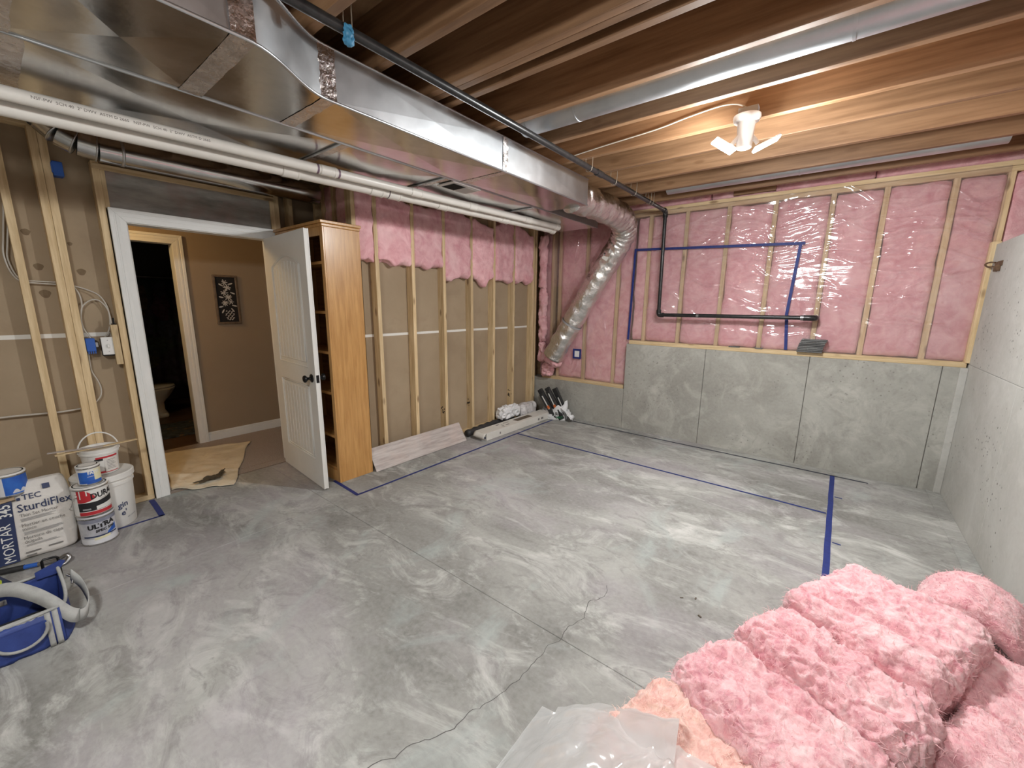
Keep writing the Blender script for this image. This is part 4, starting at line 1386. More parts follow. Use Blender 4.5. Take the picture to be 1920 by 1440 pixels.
def walltape(label, p, q, wd=.026):
    p, q = np.array(p), np.array(q)
    d = (q - p) / np.linalg.norm(q - p)
    nrm = np.array([-d[1], d[0]]) * wd / 2
    n = 40
    V, F = [], []
    for i in range(n + 1):
        c = p + (q - p) * i / n
        off = .0018 * n1(i * .4, c[0], c[1], 6)
        for s in (-1, 1):
            e = c + nrm * s
            V.append((e[0], YT - .0015 + off, e[1]))
    F = [(2 * i, 2 * i + 1, 2 * i + 3, 2 * i + 2) for i in range(n)]
    o = mk('wall_tape', V, F, bluetape_m, None, label=label, cat='tape', group='blue tape outline on the insulated wall')
    m = o.modifiers.new('solid', 'SOLIDIFY')
    m.thickness = .0006
    return o


YT = YP - .0255
walltape('blue tape, left upright of the outline on the insulated wall', (-1.948, 2.165), (-1.97, 1.112))
walltape('blue tape, long top strip of the outline on the insulated wall', (-1.955, 2.153), (-.325, 2.103))
walltape('blue tape, upper right upright of the outline, above the gas pipe', (-.36, 2.10), (-.395, 1.445))
walltape('blue tape, lower right upright of the outline, under the gas pipe', (-.393, 1.45), (-.362, 1.11))
# rusty form tie on the right wall
ft = thing('form_tie', 'rusty steel form tie sticking out of the right concrete wall', 'form tie', (XR, 4.6, 1.83))
box('wall_plate', (XR - .006, XR + .002), (4.47, 4.64), (1.825, 1.862), rust_m, ft, bv=.003)
tube('loop', smooth_path([(XR - .006, 4.63, 1.858), (XR - .03, 4.665, 1.862), (XR - .045, 4.69, 1.85), (XR - .03, 4.68, 1.832), (XR - .006, 4.63, 1.83)], 6), .006, rust_m, ft, n=8)
for y in (4.50, 4.56):
    box('prong', (XR - .022, XR), (y, y + .014), (1.79, 1.832), rust_m, ft, bv=.003)

# ================================================================== TAPE ON THE FLOOR
def floortape(label, p, q, wd=.025, m=None):
    p, q = np.array(p), np.array(q)
    d = (q - p) / np.linalg.norm(q - p)
    nn = np.array([-d[1], d[0]]) * wd / 2
    n = max(2, int(np.linalg.norm(q - p) * 12))
    V = []
    for i in range(n + 1):
        c = p + (q - p) * i / n + nn / wd * .004 * n1(i * .5, p[0], q[1], 3)
        for s in (-1, 1): V.append((*(c + nn * s), .0012))
    F = [(2 * i, 2 * i + 2, 2 * i + 3, 2 * i + 1) for i in range(n)]
    o = mk('floor_tape', V, F, m or bluetape_m, None, label=label, cat='tape', group='tape lines on the floor')
    md = o.modifiers.new('solid', 'SOLIDIFY')
    md.thickness = .0008
    md.offset = 1
    return o


floortape('blue floor tape running out from the door casing', (-3.98, .568), (-3.615, .560), .034)
floortape('blue floor tape in front of the white bucket', (-3.624, .57), (-3.62, .28), .018)
floortape('short blue floor tape at the foot of the bookcase', (-3.24, 1.645), (-2.85, 1.625), .028)
floortape('long blue floor tape parallel to the stud wall', (-2.845, 1.612), (-2.825, 4.58), .022)
floortape('long blue floor tape crossing the room before the back wall', (-2.83, 3.705), (.118, 3.690), .022)
floortape('wide blue floor tape running towards the pink insulation pile', (.146, 4.60), (.130, 2.30), .034)
floortape('short blue tape tick at the far part of the wide tape', (.165, 4.072), (.215, 4.07), .014)
floortape('short blue tape tick at the near part of the wide tape', (.16, 3.228), (.205, 3.226), .014)
floortape('dark tape line along the foot of the back wall', (-2.62, 4.602), (.395, 4.596), .020, navytape_m)

# ================================================================== PAINT CANS, BUCKETS
def cylpatch(name, c, r, a0, a1, zlo, zhi, m, parent, n=24, nv=3, dr=.0006):
    f0 = zlo if callable(zlo) else (lambda t: zlo)
    f1_ = zhi if callable(zhi) else (lambda t: zhi)
    V, F = sheetgeo(n, nv, lambda u, v: (c[0] + (r + dr) * math.cos(a0 + (a1 - a0) * u), c[1] + (r + dr) * math.sin(a0 + (a1 - a0) * u), c[2] + f0(u) + (f1_(u) - f0(u)) * v))
    return mk(name, V, F, m, parent, smooth=True)


def cyltext(s, size, c, r, a, z, m, parent, bold=0., sx=1., skew=0., dr=.0014):
    return lettering(s, size, lambda u, v: (c[0] + (r + dr) * math.cos(a + u / r), c[1] + (r + dr) * math.sin(a + u / r), c[2] + z + v + skew * u), m, parent, bold, sx)


R_ = math.radians
cc = (-3.548, .236, 0)


def can(label, c, r, h, bodymat):
    t = thing('paint_can', label, 'paint can', c, group='paint cans by the door')
    lathe('can_body', [(r - .002, 0), (r + .002, .002), (r + .002, .006), (r, .009), (r, h - .012), (r + .002, h - .010), (r + .002, h - .002), (r, h)], c, bodymat, t, 40)
    for z0 in (0., h - .0185):
        lathe('rim', [(r - .001, z0), (r + .0032, z0 + .002), (r + .0032, z0 + .009), (r - .001, z0 + .011)], c, metalcan_m, t, 40)
    lathe('lid', [(r - .004, h - .004), (r - .006, h), (r - .012, h), (r - .014, h - .005), (.002, h - .005)], c, metalcan_m, t, 40)
    return t


# lowest can
c = cc
t = can('grey and white gallon paint can, lowest of the stack of three', c, .083, .192, lgrey_m)
cylpatch('label_band', c, .083, R_(-100), R_(100), .045, .155, mat('ultra label', (.30, .31, .37), (.70, .70, .72), .4, ns=6), t)
cylpatch('label_band', c, .083, R_(-100), R_(100), .150, .182, mat('ultra top label', (.10, .11, .16), (.28, .29, .36), .4, ns=9), t, dr=.0008)
cyltext('ULTRA', .040, c, .083, R_(-38), .108, blkprint_m, t, .0022, 1.05, .12)
cyltext('SPEC 500', .022, c, .083, R_(-14), .085, blkprint_m, t, .0012, 1.05, .12)
cylpatch('blue_flash', c, .083, R_(22), R_(58), lambda u: .062 + .01 * u, lambda u: .072 + .045 * u, blue_m, t, dr=.001)
cylpatch('cream_strip', c, .083, R_(-22), R_(30), lambda u: .036 + .006 * u, lambda u: .052 + .006 * u, cream_m, t, dr=.001)
cylpatch('dark_strip', c, .083, R_(-58), R_(60), .055, .064, navy_m, t, dr=.0009)
lathe('handle_ear', [(.010, -.003), (.009, .004), (.004, .007)], (c[0], c[1] - .083, .150), metalcan_m, t, 14, axis=1)
# middle can
c = (cc[0] - .004, cc[1] - .003, .194)
t = can('red black and white gallon paint can in the middle of the stack', c, .083, .192, plwhite_m)
cylpatch('red_field', c, .083, R_(-52), R_(6), lambda u: .096 + .03 * (u - .2) ** 2, lambda u: .178 - .09 * max(0, u - .35) ** 1.5, red_m, t)
cylpatch('black_field', c, .083, R_(-52), R_(75), lambda u: .038, lambda u: .094 + .035 * max(0, u - .5), blkprint_m, t, dr=.0008)
cylpatch('white_swoosh', c, .083, R_(5), R_(75), lambda u: .040, lambda u: .062 + .012 * u, plwhite_m, t, dr=.0010)
cylpatch('red_stripe', c, .083, R_(-52), R_(70), .012, .034, red_m, t)
cylpatch('brown_text_block', c, .083, R_(-38), R_(-12), .046, .056, grey_m, t, dr=.001)
cyltext('DURAL', .050, c, .083, R_(-8), .112, blkprint_m, t, .0016, .82, .10)
cyltext('CLEAR SEAL', .013, c, .083, R_(20), .100, greyprint_m, t, 0, .9, .10)
for k, a in enumerate((-42, -20)):
    cylpatch('paint_drip', c, .083, R_(a), R_(a + 4), .12 + .02 * k, .183, plwhite_m, t, dr=.0012)
lathe('handle_ear', [(.012, -.003), (.011, .004), (.004, .008)], (c[0] + .047, c[1] - .069, .194 + .140), metalcan_m, t, 14, axis=1)
tube('bail_handle', smooth_path([(c[0] + .05, c[1] - .076, .33), (c[0] + .02, c[1] - .094, .27), (c[0] - .03, c[1] - .10, .24), (c[0] - .06, c[1] - .085, .27)], 6), .0018, metalcan_m, t, n=6)
# top can
c = (cc[0] + .0, cc[1] + .004, .388)
t = can('small blue and white can on top of the stack of three', c, .053, .122, plwhite_m)
cylpatch('blue_label', c, .053, R_(-62), R_(20), .014, .088, blue_m, t)
cylpatch('cream_label', c, .053, R_(20), R_(72), .03, .10, cream_m, t)
cylpatch('blue_label', c, .053, R_(-20), R_(70), .006, .03, blue_m, t, dr=.0008)
cyltext('FASTP', .025, c, .053, R_(-10), .070, plwhite_m, t, .0012, .85, .08)
cyltext('ADHESIVE', .010, c, .053, R_(-14), .052, plwhite_m, t, 0, .9, .08)

# big white bucket
c = (-3.762, .316, 0)
t = thing('bucket', 'large white plastic bucket with lid behind the paint cans', 'bucket', c)
lathe('shell', [(.128, 0), (.131, .004), (.143, .30), (.150, .302), (.150, .322), (.145, .324), (.146, .345), (.152, .347)], c, plwhite_m, t, 48)
lathe('lid', [(.154, .338), (.157, .340), (.157, .372), (.150, .378), (.140, .374), (.004, .374)], c, plwhite_m, t, 48)
cyltext('gin', .055, c, .138, R_(13), .138, navy_m, t, .0008, .95, .10)
cyltext("e'", .055, c, .137, R_(18), .080, navy_m, t, .0008, .95, .10)
cyltext('NET 5 GALLONS', .009, c, .135, R_(32), .055, navy_m, t, 0, 1, .12)
# small bucket on the lid
c = (-3.772, .322, .377)
t = thing('bucket', 'small white bucket with red edged label and raised handle on the large bucket', 'bucket', c)
lathe('shell', [(.080, 0), (.082, .003), (.091, .135), (.098, .137), (.098, .150), (.095, .152), (.098, .170), (.098, .174), (.091, .174), (.088, .160), (.002, .160)], c, plwhite_m, t, 44)
cylpatch('paper_label', c, .088, R_(5), R_(56), .018, .118, paper_m, t, dr=.0012)
cylpatch('red_edge', c, .089, R_(-20), R_(56), .112, .124, red_m, t, dr=.0016)
cylpatch('red_edge', c, .0845, R_(-20), R_(56), .012, .024, red_m, t, dr=.0016)
cylpatch('black_corner', c, .089, R_(-24), R_(2), .098, .112, blkprint_m, t, dr=.0014)
for k in range(7):
    cylpatch('text_line', c, .088, R_(12), R_(44 - 5 * (k % 3)), .034 + k * .010, .037 + k * .010, greyprint_m, t, dr=.0018)
hp = [(c[0] + .01, c[1] + .099 * math.cos(a), c[2] + .150 + .125 * math.sin(a)) for a in np.linspace(0, PI, 15)]
tube('handle', hp, .0045, plwhite_m, t, n=8)
# paint sticks laid across
T = xform((-3.74, .31, .555), R_(90), 0, R_(-1.5))
o = box('paint_stick', (-.185, .205), (-.014, .014), (0, .005), stud_m, None, T=T, label='long pale stirring stick across the small bucket', cat='paint stick', group='stirring sticks')
T = xform((-3.752, .215, .562), R_(78), 0, R_(1.5))
box('paint_stick', (-.12, .13), (-.013, .013), (0, .004), plank_m, None, T=T, label='shorter grey stirring stick lying beside the pale one', cat='paint stick', group='stirring sticks')

# ================================================================== MORTAR BAG
MBX = -3.66
mb = thing('mortar_bag', 'white paper bag of thin set mortar with navy side band', 'mortar bag', (MBX, -.055, 0))


def bagsag(P):
    P = P.copy()
    h = P[:, 2] / .46
    drop = np.clip((-P[:, 1] + .02) / .06, 0, 1) * .075
    P[:, 2] -= drop * np.clip((h - .55) / .45, 0, 1)
    P[:, 1] *= 1 + .06 * np.sin(h * PI) - .07 * np.clip(h - .6, 0, 1)
    P[:, 0] *= 1 - .55 * np.clip((h - .78) / .22, 0, 1)
    P[:, 0] += .02 * (1 - h)
    return P


pillow('sack', (.13, .40, .46), (14, 44, 50), .032, .006, 9, 501, paper_m, mb, T=xform((MBX, -.055, .002)), sag=bagsag)
fx_ = lambda z: MBX + .065 + .02 * (1 - z / .46) + .0055 - max(0, (z - .36) * .36)
pf = lambda y, z, d=0.: (fx_(z) + d, y, z)
V, F = sheetgeo(6, 24, lambda u, v: pf(-.172 + .094 * u - .018 * (1 - v), .01 + .37 * v, .0005))
mk('navy_band', V, F, navy_m, mb, smooth=True)
lettering('MORTAR', .062, lambda u, v: pf(-.094 - v - .016 * (1 - u / .4), .016 + u, .002), toggle_m, mb, 0, .92)
lettering('345', .066, lambda u, v: pf(-.088 - v, .285 + u, .002), toggle_m, mb, .001, .8)
lettering('TEC', .042, lambda u, v: pf(-.040 + u, .367 + v - .02 * u, .003), navy_m, mb, .0005, 1.0)
lettering('SturdiFlex', .066, lambda u, v: pf(-.066 + u, .300 + v, .002), navy_m, mb, .0004, .80)
lettering('Thin Set Mortar', .027, lambda u, v: pf(-.062 + u, .268 + v, .002), greyprint_m, mb, 0, .85)
lettering('Mortier en couche', .027, lambda u, v: pf(-.064 + u, .208 + v, .002), greyprint_m, mb, 0, .85)
lettering('mince', .027, lambda u, v: pf(-.064 + u, .184 + v, .002), greyprint_m, mb, 0, .85)
lettering('Mortero de capa', .027, lambda u, v: pf(-.066 + u, .130 + v, .002), greyprint_m, mb, 0, .85)
lettering('delgada', .027, lambda u, v: pf(-.066 + u, .106 + v, .002), greyprint_m, mb, 0, .85)
for k, z in enumerate((.256, .249, .242, .172, .165, .158, .094, .087)):
    V, F = sheetgeo(8, 1, lambda u, v: pf(-.062 + (.14 + .02 * math.sin(k * 5)) * u, z + .0025 * v, .002))
    mk('text_line', V, F, grey_m, mb)
for y0, y1, z in ((-.07, -.01, .045), (-.07, -.03, .025), (.02, .08, .05)):
    V, F = sheetgeo(6, 1, lambda u, v: pf(y0 + (y1 - y0) * u, z + .008 * v, .003))
    mk('text_line', V, F, greyprint_m, mb)
V, F = sheetgeo(4, 4, lambda u, v: pf(.045 + .03 * u, .405 + .028 * v, .004))
mk('navy_square', V, F, navy_m, mb)
box('emblem', (fx_(.375) + .001, fx_(.375) + .003), (-.060, -.046), (.368, .384), navy_m, mb)
V, F = sheetgeo(8, 3, lambda u, v: (MBX + .035 + .045 * v + .004 * n1(u * 6, v * 2, 3), -.20 + .135 * u, .392 - .03 * v + .02 * u))
o = mk('kraft_fold', V, F, kraftbag_m, mb, smooth=True)
o.modifiers.new('s', 'SOLIDIFY').thickness = .002
# blue can on the bag
c = (MBX - .005, -.078, .398)
t = can('wide blue paint can resting on the mortar bag', c, .076, .135, plwhite_m)
cylpatch('blue_label', c, .076, R_(-12), R_(80), .012, .118, blue_m, t)
cylpatch('white_label', c, .076, R_(-60), R_(-12), .012, .118, lgrey_m, t)
cylpatch('pale_flash', c, .076, R_(10), R_(62), lambda u: .02, lambda u: .024 + .018 * abs(math.sin(u * 7)), lgrey_m, t, dr=.001)
box('plastic_tub', (-3.74, -3.50), (-.40, -.278), (.0, .16), plwhite_m, None, bv=.012, label='white plastic tub edge left of the mortar bag', cat='tub')

# ================================================================== TOOLS AND TOOL BAG
pb = thing('pry_bar', 'steel pry bar with hooked end lying before the mortar bag', 'pry bar', (-3.40, -.05, 0))
tube('shaft', [(-3.50, -.22, .018), (-3.405, .015, .022)], .011, steel_m, pb, n=10)
tube('hook', smooth_path([(-3.405, .015, .022), (-3.39, .05, .030), (-3.375, .075, .045), (-3.36, .085, .03), (-3.345, .065, .012), (-3.335, .04, .010)], 6), .012, steel_m, pb, n=10)
tube('grip', [(-3.52, -.27, .018), (-3.445, -.085, .020)], .015, rubber_m, pb, n=12)
tube('blue_band', [(-3.447, -.09, .020), (-3.425, -.035, .021)], .0125, blue_m, pb, n=12)
sq = thing('clamp_frame', 'small black square clamp frame standing behind the tool bag', 'clamp', (-2.95, .01, 0))
tube('frame', [(-2.95, -.018, .10), (-2.95, -.018, .235), (-2.952, -.012, .242), (-2.955, .030, .236), (-2.957, .036, .228), (-2.96, .036, .05)], .006, black_m, sq, n=8)
tube('foot', [(-2.96, .036, .005), (-2.95, -.018, .005), (-2.95, -.018, .10)], .006, black_m, sq, n=8)
lathe('knob', [(.006, 0), (.026, .002), (.026, .014), (.008, .016)], (-2.94, -.02, .13), rubber_m, sq, 18)
sw_ = thing('hand_saw', 'navy handled tool leaning behind the tool bag', 'hand tool', (-3.1, -.15, 0))
prism('handle', [(-.03, 0), (.03, 0), (.045, .10), (.03, .21), (-.02, .22), (-.035, .12)], -.02, .02, lambda u, v, a: (-3.02 + a - .12 * v, -.105 - .5 * v + u, .02 + v * .95), navy_m, sw_)
prism('guard', [(-.05, 0), (-.03, 0), (-.035, .12), (-.02, .22), (-.04, .22), (-.058, .12)], -.026, .026, lambda u, v, a: (-3.02 + a - .12 * v, -.105 - .5 * v + u, .02 + v * .95), rubber_m, sw_)

tb = thing('tool_bag', 'open blue nylon tool bag with grey straps at the left edge', 'tool bag', (-2.68, -.2, 0))
X0, X1, Y1, Y0 = -2.82, -2.56, .005, -.52    # back, front, right end, left end


def wob(x, y, z, k=.006):
    return k * n1(x * 9, y * 9, z * 9, 12)


def frontz(y): return .155 + .01 * math.sin(y * 9)
def backz(y): return .235 + .035 * max(0, (y + .10) / .12) ** 2


sheet('front_wall', 30, 10, lambda u, v: (X1 - .035 * v + .018 * math.sin(PI * v) + wob(u * 3, v, 1), Y0 + (Y1 - Y0) * u, .002 + frontz(Y0 + (Y1 - Y0) * u) * v), bagblue_m, tb, thick=.006)
sheet('back_wall', 30, 10, lambda u, v: (X0 + .02 * v + wob(u * 3, v, 5), Y0 + (Y1 + .025 * v - Y0) * u, .002 + backz(Y0 + (Y1 - Y0) * u) * v), bagblue_m, tb, thick=.006)


def endf(u, v):
    x = X0 + (X1 - X0) * u + (.02 * (1 - u) - .035 * u) * v
    top = (1 - u) ** 1.6 * .265 + (1 - (1 - u) ** 1.6) * .15 - .035 * math.sin(PI * u)
    return (x, Y1 + .035 * math.sin(PI * u) * (1 - .5 * v) + .02 * v * (1 - u), .002 + top * v)


sheet('end_wall', 14, 10, endf, bagblue_m, tb, thick=.006)
box('bag_floor', (X0, X1), (Y0, Y1), (.001, .008), bagblue_m, tb)
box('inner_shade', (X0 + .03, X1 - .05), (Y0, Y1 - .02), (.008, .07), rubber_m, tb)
tube('rim_piping', [(X1 - .035, y, .002 + frontz(y)) for y in np.linspace(Y0, Y1, 14)], .008, webb_m, tb, n=8)
tube('rim_piping', [(X0 + .02, Y0 + (Y1 + .025 - Y0) * u, .002 + backz(Y0 + (Y1 - Y0) * u)) for u in np.linspace(0, 1, 18)], .007, webb_m, tb, n=8)
tube('rim_piping', [endf(u, 1) for u in np.linspace(0, 1, 12)], .007, webb_m, tb, n=8)
sheet('inner_band', 20, 2, lambda u, v: (X1 - .036 + .012 * v, Y0 + (Y1 - Y0) * u, .162 - .036 * v), webb_m, tb, thick=.003)
# pockets on the front with piped flaps
for yc in (-.115, -.34):
    prism('pocket_flap', [(yc - .075, .135), (yc + .075, .135)] + [(yc + .075 * math.cos(a), .125 - .075 * math.sin(a)) for a in np.linspace(0, PI, 12)], X1 + .010, X1 + .022, lambda u, v, a: (a - .03 * v / .15 * .4, u, v), bagblue_m, tb)
    tube('flap_piping', [(X1 + .020, yc + .077 * math.cos(a), .125 - .077 * math.sin(a)) for a in np.linspace(-.1, PI + .1, 16)], .0065, webb_m, tb, n=8)
for y in (-.012, -.035, -.215, -.43):
    sheet('webbing_strip', 2, 8, lambda u, v: (X1 + .012 + .012 * math.sin(PI * v) - .035 * v, y - .009 + .018 * u, .004 + .148 * v), webb_m, tb, thick=.003)
prism('corner_flap', [(0, 0), (.065, .0), (.10, .05), (.085, .060), (.0, .035)], -.004, .004, lambda u, v, a: (X0 + .03 + a, Y1 - .05 + u, .225 + v), bagblue_m, tb)
# shoulder strap: a broad ribbon over the bag and looped past the end
sp = smooth_path([(X0 + .05, -.30, .19), (X0 + .06, -.20, .245), (X0 + .10, -.12, .255), (X0 + .16, -.06, .225), (X0 + .215, -.01, .175), (X0 + .25, .035, .105), (X0 + .24, .075, .085), (X0 + .18, .095, .115), (X0 + .10, .085, .165), (X0 + .05, .06, .205)], 8)
V, F = [], []
for i, p in enumerate(sp):
    tt = i / (len(sp) - 1)
    wv = np.array([-.010, .012, .024]) if tt < .6 else np.array([-.004, .004, .026])
    V += [p - wv, p + wv]
F = [(2 * i, 2 * i + 1, 2 * i + 3, 2 * i + 2) for i in range(len(sp) - 1)]
o = mk('shoulder_strap', V, F, webb_m, tb, smooth=True)
o.modifiers.new('s', 'SOLIDIFY').thickness = .004
sheet('carry_handle', 16, 3, lambda u, v: (X0 + .06 + .12 * math.sin(PI * u) + .01 * v, -.34 + .20 * u, .17 + .055 * math.sin(PI * u) + .03 * v), webb_m, tb, thick=.004)
tube('ring_clip', smooth_path([(X0 + .03, Y1 + .045, .20), (X0 + .05, Y1 + .06, .185), (X0 + .07, Y1 + .055, .165)], 5), .005, steel_m, tb, n=8)
tool = thing('cordless_driver', 'dark tool handle poking from the front pocket of the tool bag', 'hand tool', (-2.56, -.21, .06))
tube('handle', smooth_path([(-2.545, -.235, .05), (-2.54, -.222, .10), (-2.545, -.205, .15), (-2.55, -.198, .19)], 5), [.020, .021, .022, .021, .020, .019, .018, .017, .017, .016, .016, .015, .015, .014, .014, .013][:16], navy_m, tool, n=12)
box('jaw', (-2.555, -2.515), (-.27, -.215), (.04, .115), rubber_m, tool, bv=.01)
box('badge', (-2.516, -2.513), (-.255, -.238), (.085, .105), toggle_m, tool)
hv = thing('spirit_level', 'yellow green plastic tool sticking out of the tool bag', 'hand tool', (-2.78, -.21, .2))
prism('housing', [(-.06, 0), (.03, 0), (.045, .03), (.03, .055), (-.06, .075)], -.015, .015, lambda u, v, a: (-2.80 + a, -.185 + u, .235 + v), hiviz_m, hv)
lathe('dark_port', [(.012, -2.785), (.012, -2.783)], (0, -.17, .265), blkprint_m, hv, 14, axis=0)

# ================================================================== HALLWAY THINGS
def clothfn(u, v):
    A, B_, Cc, D = np.array([-5.12, .84]), np.array([-4.86, 1.545]), np.array([-3.80, 1.075]), np.array([-4.03, .705])
    q = A * (1 - u) * (1 - v) + B_ * u * (1 - v) + Cc * u * v + D * (1 - u) * v
    q = q + .03 * np.array([n1(u * 3, v * 5, 1, 3), n1(u * 5, v * 3, 2, 4)])
    if u > .9: q = q + np.array([0, .008 * math.sin(v * 16)])
    z = .012 + .010 * abs(n1(u * 4, v * 11, 0, 6, 3)) + .012 * math.exp(-((v - .66 - .05 * u) / .025) ** 2)
    return (q[0], q[1], z if q[0] < -4.0 else z - .004)


dc = thing('drop_cloth', 'stained canvas drop cloth spread over the hall carpet into the doorway', 'drop cloth', (-4.4, 1.0, .01))
sheet('canvas', 46, 70, clothfn, canvas_m, dc, thick=.002)
for k, (x, y, rx_, ry_, rot) in enumerate(((-4.02, .98, .055, .075, .4), (-4.05, 1.04, .03, .09, .9), (-4.00, .90, .025, .05, .1), (-4.12, 1.08, .015, .05, 1.0))):
    V = []
    for a in np.linspace(0, 2 * PI, 40, endpoint=False):
        rr = 1 + .45 * n1(math.cos(a) * 2.5, math.sin(a) * 2.5, k * 3, 11, 3)
        px, py = rx_ * rr * math.cos(a), ry_ * rr * math.sin(a)
        V.append((x + px * math.cos(rot) - py * math.sin(rot), y + px * math.sin(rot) + py * math.cos(rot), .0365))
    V.append((x, y, .0375))
    mk('paint_stain', V, [(i, (i + 1) % 40, 40) for i in range(40)], stain_m, dc)

pc = thing('picture', 'narrow framed picture of silver flowers on black in the hallway', 'picture', (XH, 1.61, 1.27))
py0, py1, pz0, pz1 = 1.505, 1.732, 1.270, 1.787
for a0, a1, b0, b1 in ((py0, py1, pz1 - .022, pz1), (py0, py1, pz0, pz0 + .022), (py0, py0 + .022, pz0 + .022, pz1 - .022), (py1 - .022, py1, pz0 + .022, pz1 - .022)):
    box('frame_rail', (XH, XH + .022), (a0, a1), (b0, b1), frame_m, pc, bv=.004)
box('black_ground', (XH, XH + .010), (py0 + .02, py1 - .02), (pz0 + .02, pz1 - .02), picblack_m, pc)
xp = XH + .0106
yc = (py0 + py1) / 2


def petal(y, z, ln, wd, a, k=0):
    n = 12
    V = []
    for i in range(n):
        t_ = 2 * PI * i / n
        u, v = ln * (.5 + .5 * math.cos(t_)), wd * math.sin(t_) * (.6 + .4 * math.cos(t_ / 2) ** 2)
        V.append((xp + .0002 * k, y + u * math.cos(a) - v * math.sin(a), z + u * math.sin(a) + v * math.cos(a)))
    mk('petal', V, [tuple(range(n))], silver_m, pc)


rg = np.random.RandomState(3)
for (fy, fz, r, n) in ((-.01, .44, .034, 7), (.01, .385, .040, 8), (-.02, .33, .036, 7), (.012, .285, .040, 8), (.035, .235, .03, 6), (-.025, .225, .036, 8)):
    for k in range(n):
        petal(yc + fy, pz0 + fz, r * rg.uniform(.8, 1.1), r * .16, 2 * PI * k / n + rg.uniform(-.2, .2), k % 3)
for (fy, fz, a, ln) in ((.02, .42, .3, .05), (-.02, .40, 2.6, .05), (.035, .34, -.4, .05), (-.03, .28, 2.9, .045), (.04, .20, -.2, .05), (-.04, .19, 3.4, .045), (.03, .17, -1.0, .05), (-.035, .16, 4.2, .05)):
    petal(yc + fy, pz0 + fz, ln, .009, a)
Vv = [(yc + .012 + .042 * math.sin(PI * (.18 + .68 * t_)) ** .8 * s, pz0 + .045 + .11 * t_) for s, ts in ((1, np.linspace(0, 1, 9)), (-1, np.linspace(1, 0, 9))) for t_ in ts]
for j in range(5):
    z0 = pz0 + .048 + j * .021
    wv = .043 * math.sin(PI * (.2 + .13 * j)) ** .8
    for i in range(5):
        petal(yc + .012 - wv + i * wv * .42, z0, .017, .0055, .6 * (-1) ** (i + j) + .3)

# bathroom
tl = thing('toilet', 'white toilet in the dark bathroom', 'toilet', (-6.85, 1.1, 0))
V, F = lathegeo([(.11, .004), (.115, .03), (.085, .10), (.085, .20), (.15, .30), (.19, .38), (.195, .40), (.17, .405), (.02, .405)], np.zeros(3), 28)
V = V * [1.0, 1.25, 1] + [-6.85, 1.16, 0]
mk('bowl', V, F, ceramic_m, tl, smooth=True)
V, F = lathegeo([(.20, .408), (.205, .415), (.20, .43), (.02, .438)], np.zeros(3), 28)
V = V * [1.0, 1.22, 1] + [-6.85, 1.15, 0]
mk('seat', V, F, ceramic_m, tl, smooth=True)
box('tank', (-7.08, -6.62), (.70, .90), (.38, .76), ceramic_m, tl, bv=.02)
box('tank_lid', (-7.10, -6.60), (.69, .92), (.76, .79), ceramic_m, tl, bv=.01)
box('foot', (-6.96, -6.74), (.88, 1.28), (.004, .06), ceramic_m, tl, bv=.02)
sc_ = thing('shower_curtain', 'dark patterned curtain hanging behind the toilet', 'curtain', (-7.55, 1.3, .2))
sheet('cloth', 90, 12, lambda u, v: (-7.55 + .03 * math.sin(u * 60), .4 + 1.8 * u, .25 + 1.55 * v), darkcurtain_m, sc_, thick=.002)
for k, (y, z, ry_, rz_, cm) in enumerate(((1.10, 1.45, .10, .20, (.10, .05, .07)), (1.32, 1.52, .07, .22, (.11, .08, .06)), (1.52, 1.42, .09, .16, (.09, .04, .08)), (1.25, 1.15, .18, .12, (.05, .05, .11)), (1.35, .92, .14, .10, (.05, .08, .06)), (1.28, .68, .13, .09, (.09, .09, .04)), (1.55, 1.12, .12, .14, (.04, .05, .09)))):
    mm = mat('curtain blot %d' % k, cm, tuple(x * .35 for x in cm), .8, ns=14, distort=1.0)
    V = []
    for a in np.linspace(0, 2 * PI, 26, endpoint=False):
        rr = 1 + .35 * n1(math.cos(a) * 2, math.sin(a) * 2, k * 5, 5)
        V.append((-7.512, y + ry_ * rr * math.cos(a), z + rz_ * rr * math.sin(a)))
    mk('printed_blot', V, [tuple(range(26))], mm, sc_)
tube('rod', [(-7.55, -.38, 1.83), (-7.55, 2.28, 1.83)], .012, steel_m, sc_, n=10)
rg_ = sheet('bath_rug', 30, 24, lambda u, v: (-6.36 + .70 * u, .70 + .82 * v, .012 + .006 * n1(u * 9, v * 9, 1, 3)), rug_m, None, thick=.012, label='dark patterned bath rug on the bathroom floor', cat='rug')

# ================================================================== FIBREGLASS PILE
pdir = np.array([.416, .909])
pang = math.atan2(pdir[1], pdir[0]) - PI / 2     # local y along the row


def row(s, off, z=0.):
    q = np.array([-.43, 1.17]) + pdir * s + np.array([.909, -.416]) * off
    return (q[0], q[1], z)


fuzz_m = mat('pink fibre wisps', (.90, .55, .57), rough=.9, spec=.1)
fuzzp_m = mat('peach fibre wisps', (.92, .66, .58), rough=.9, spec=.1)


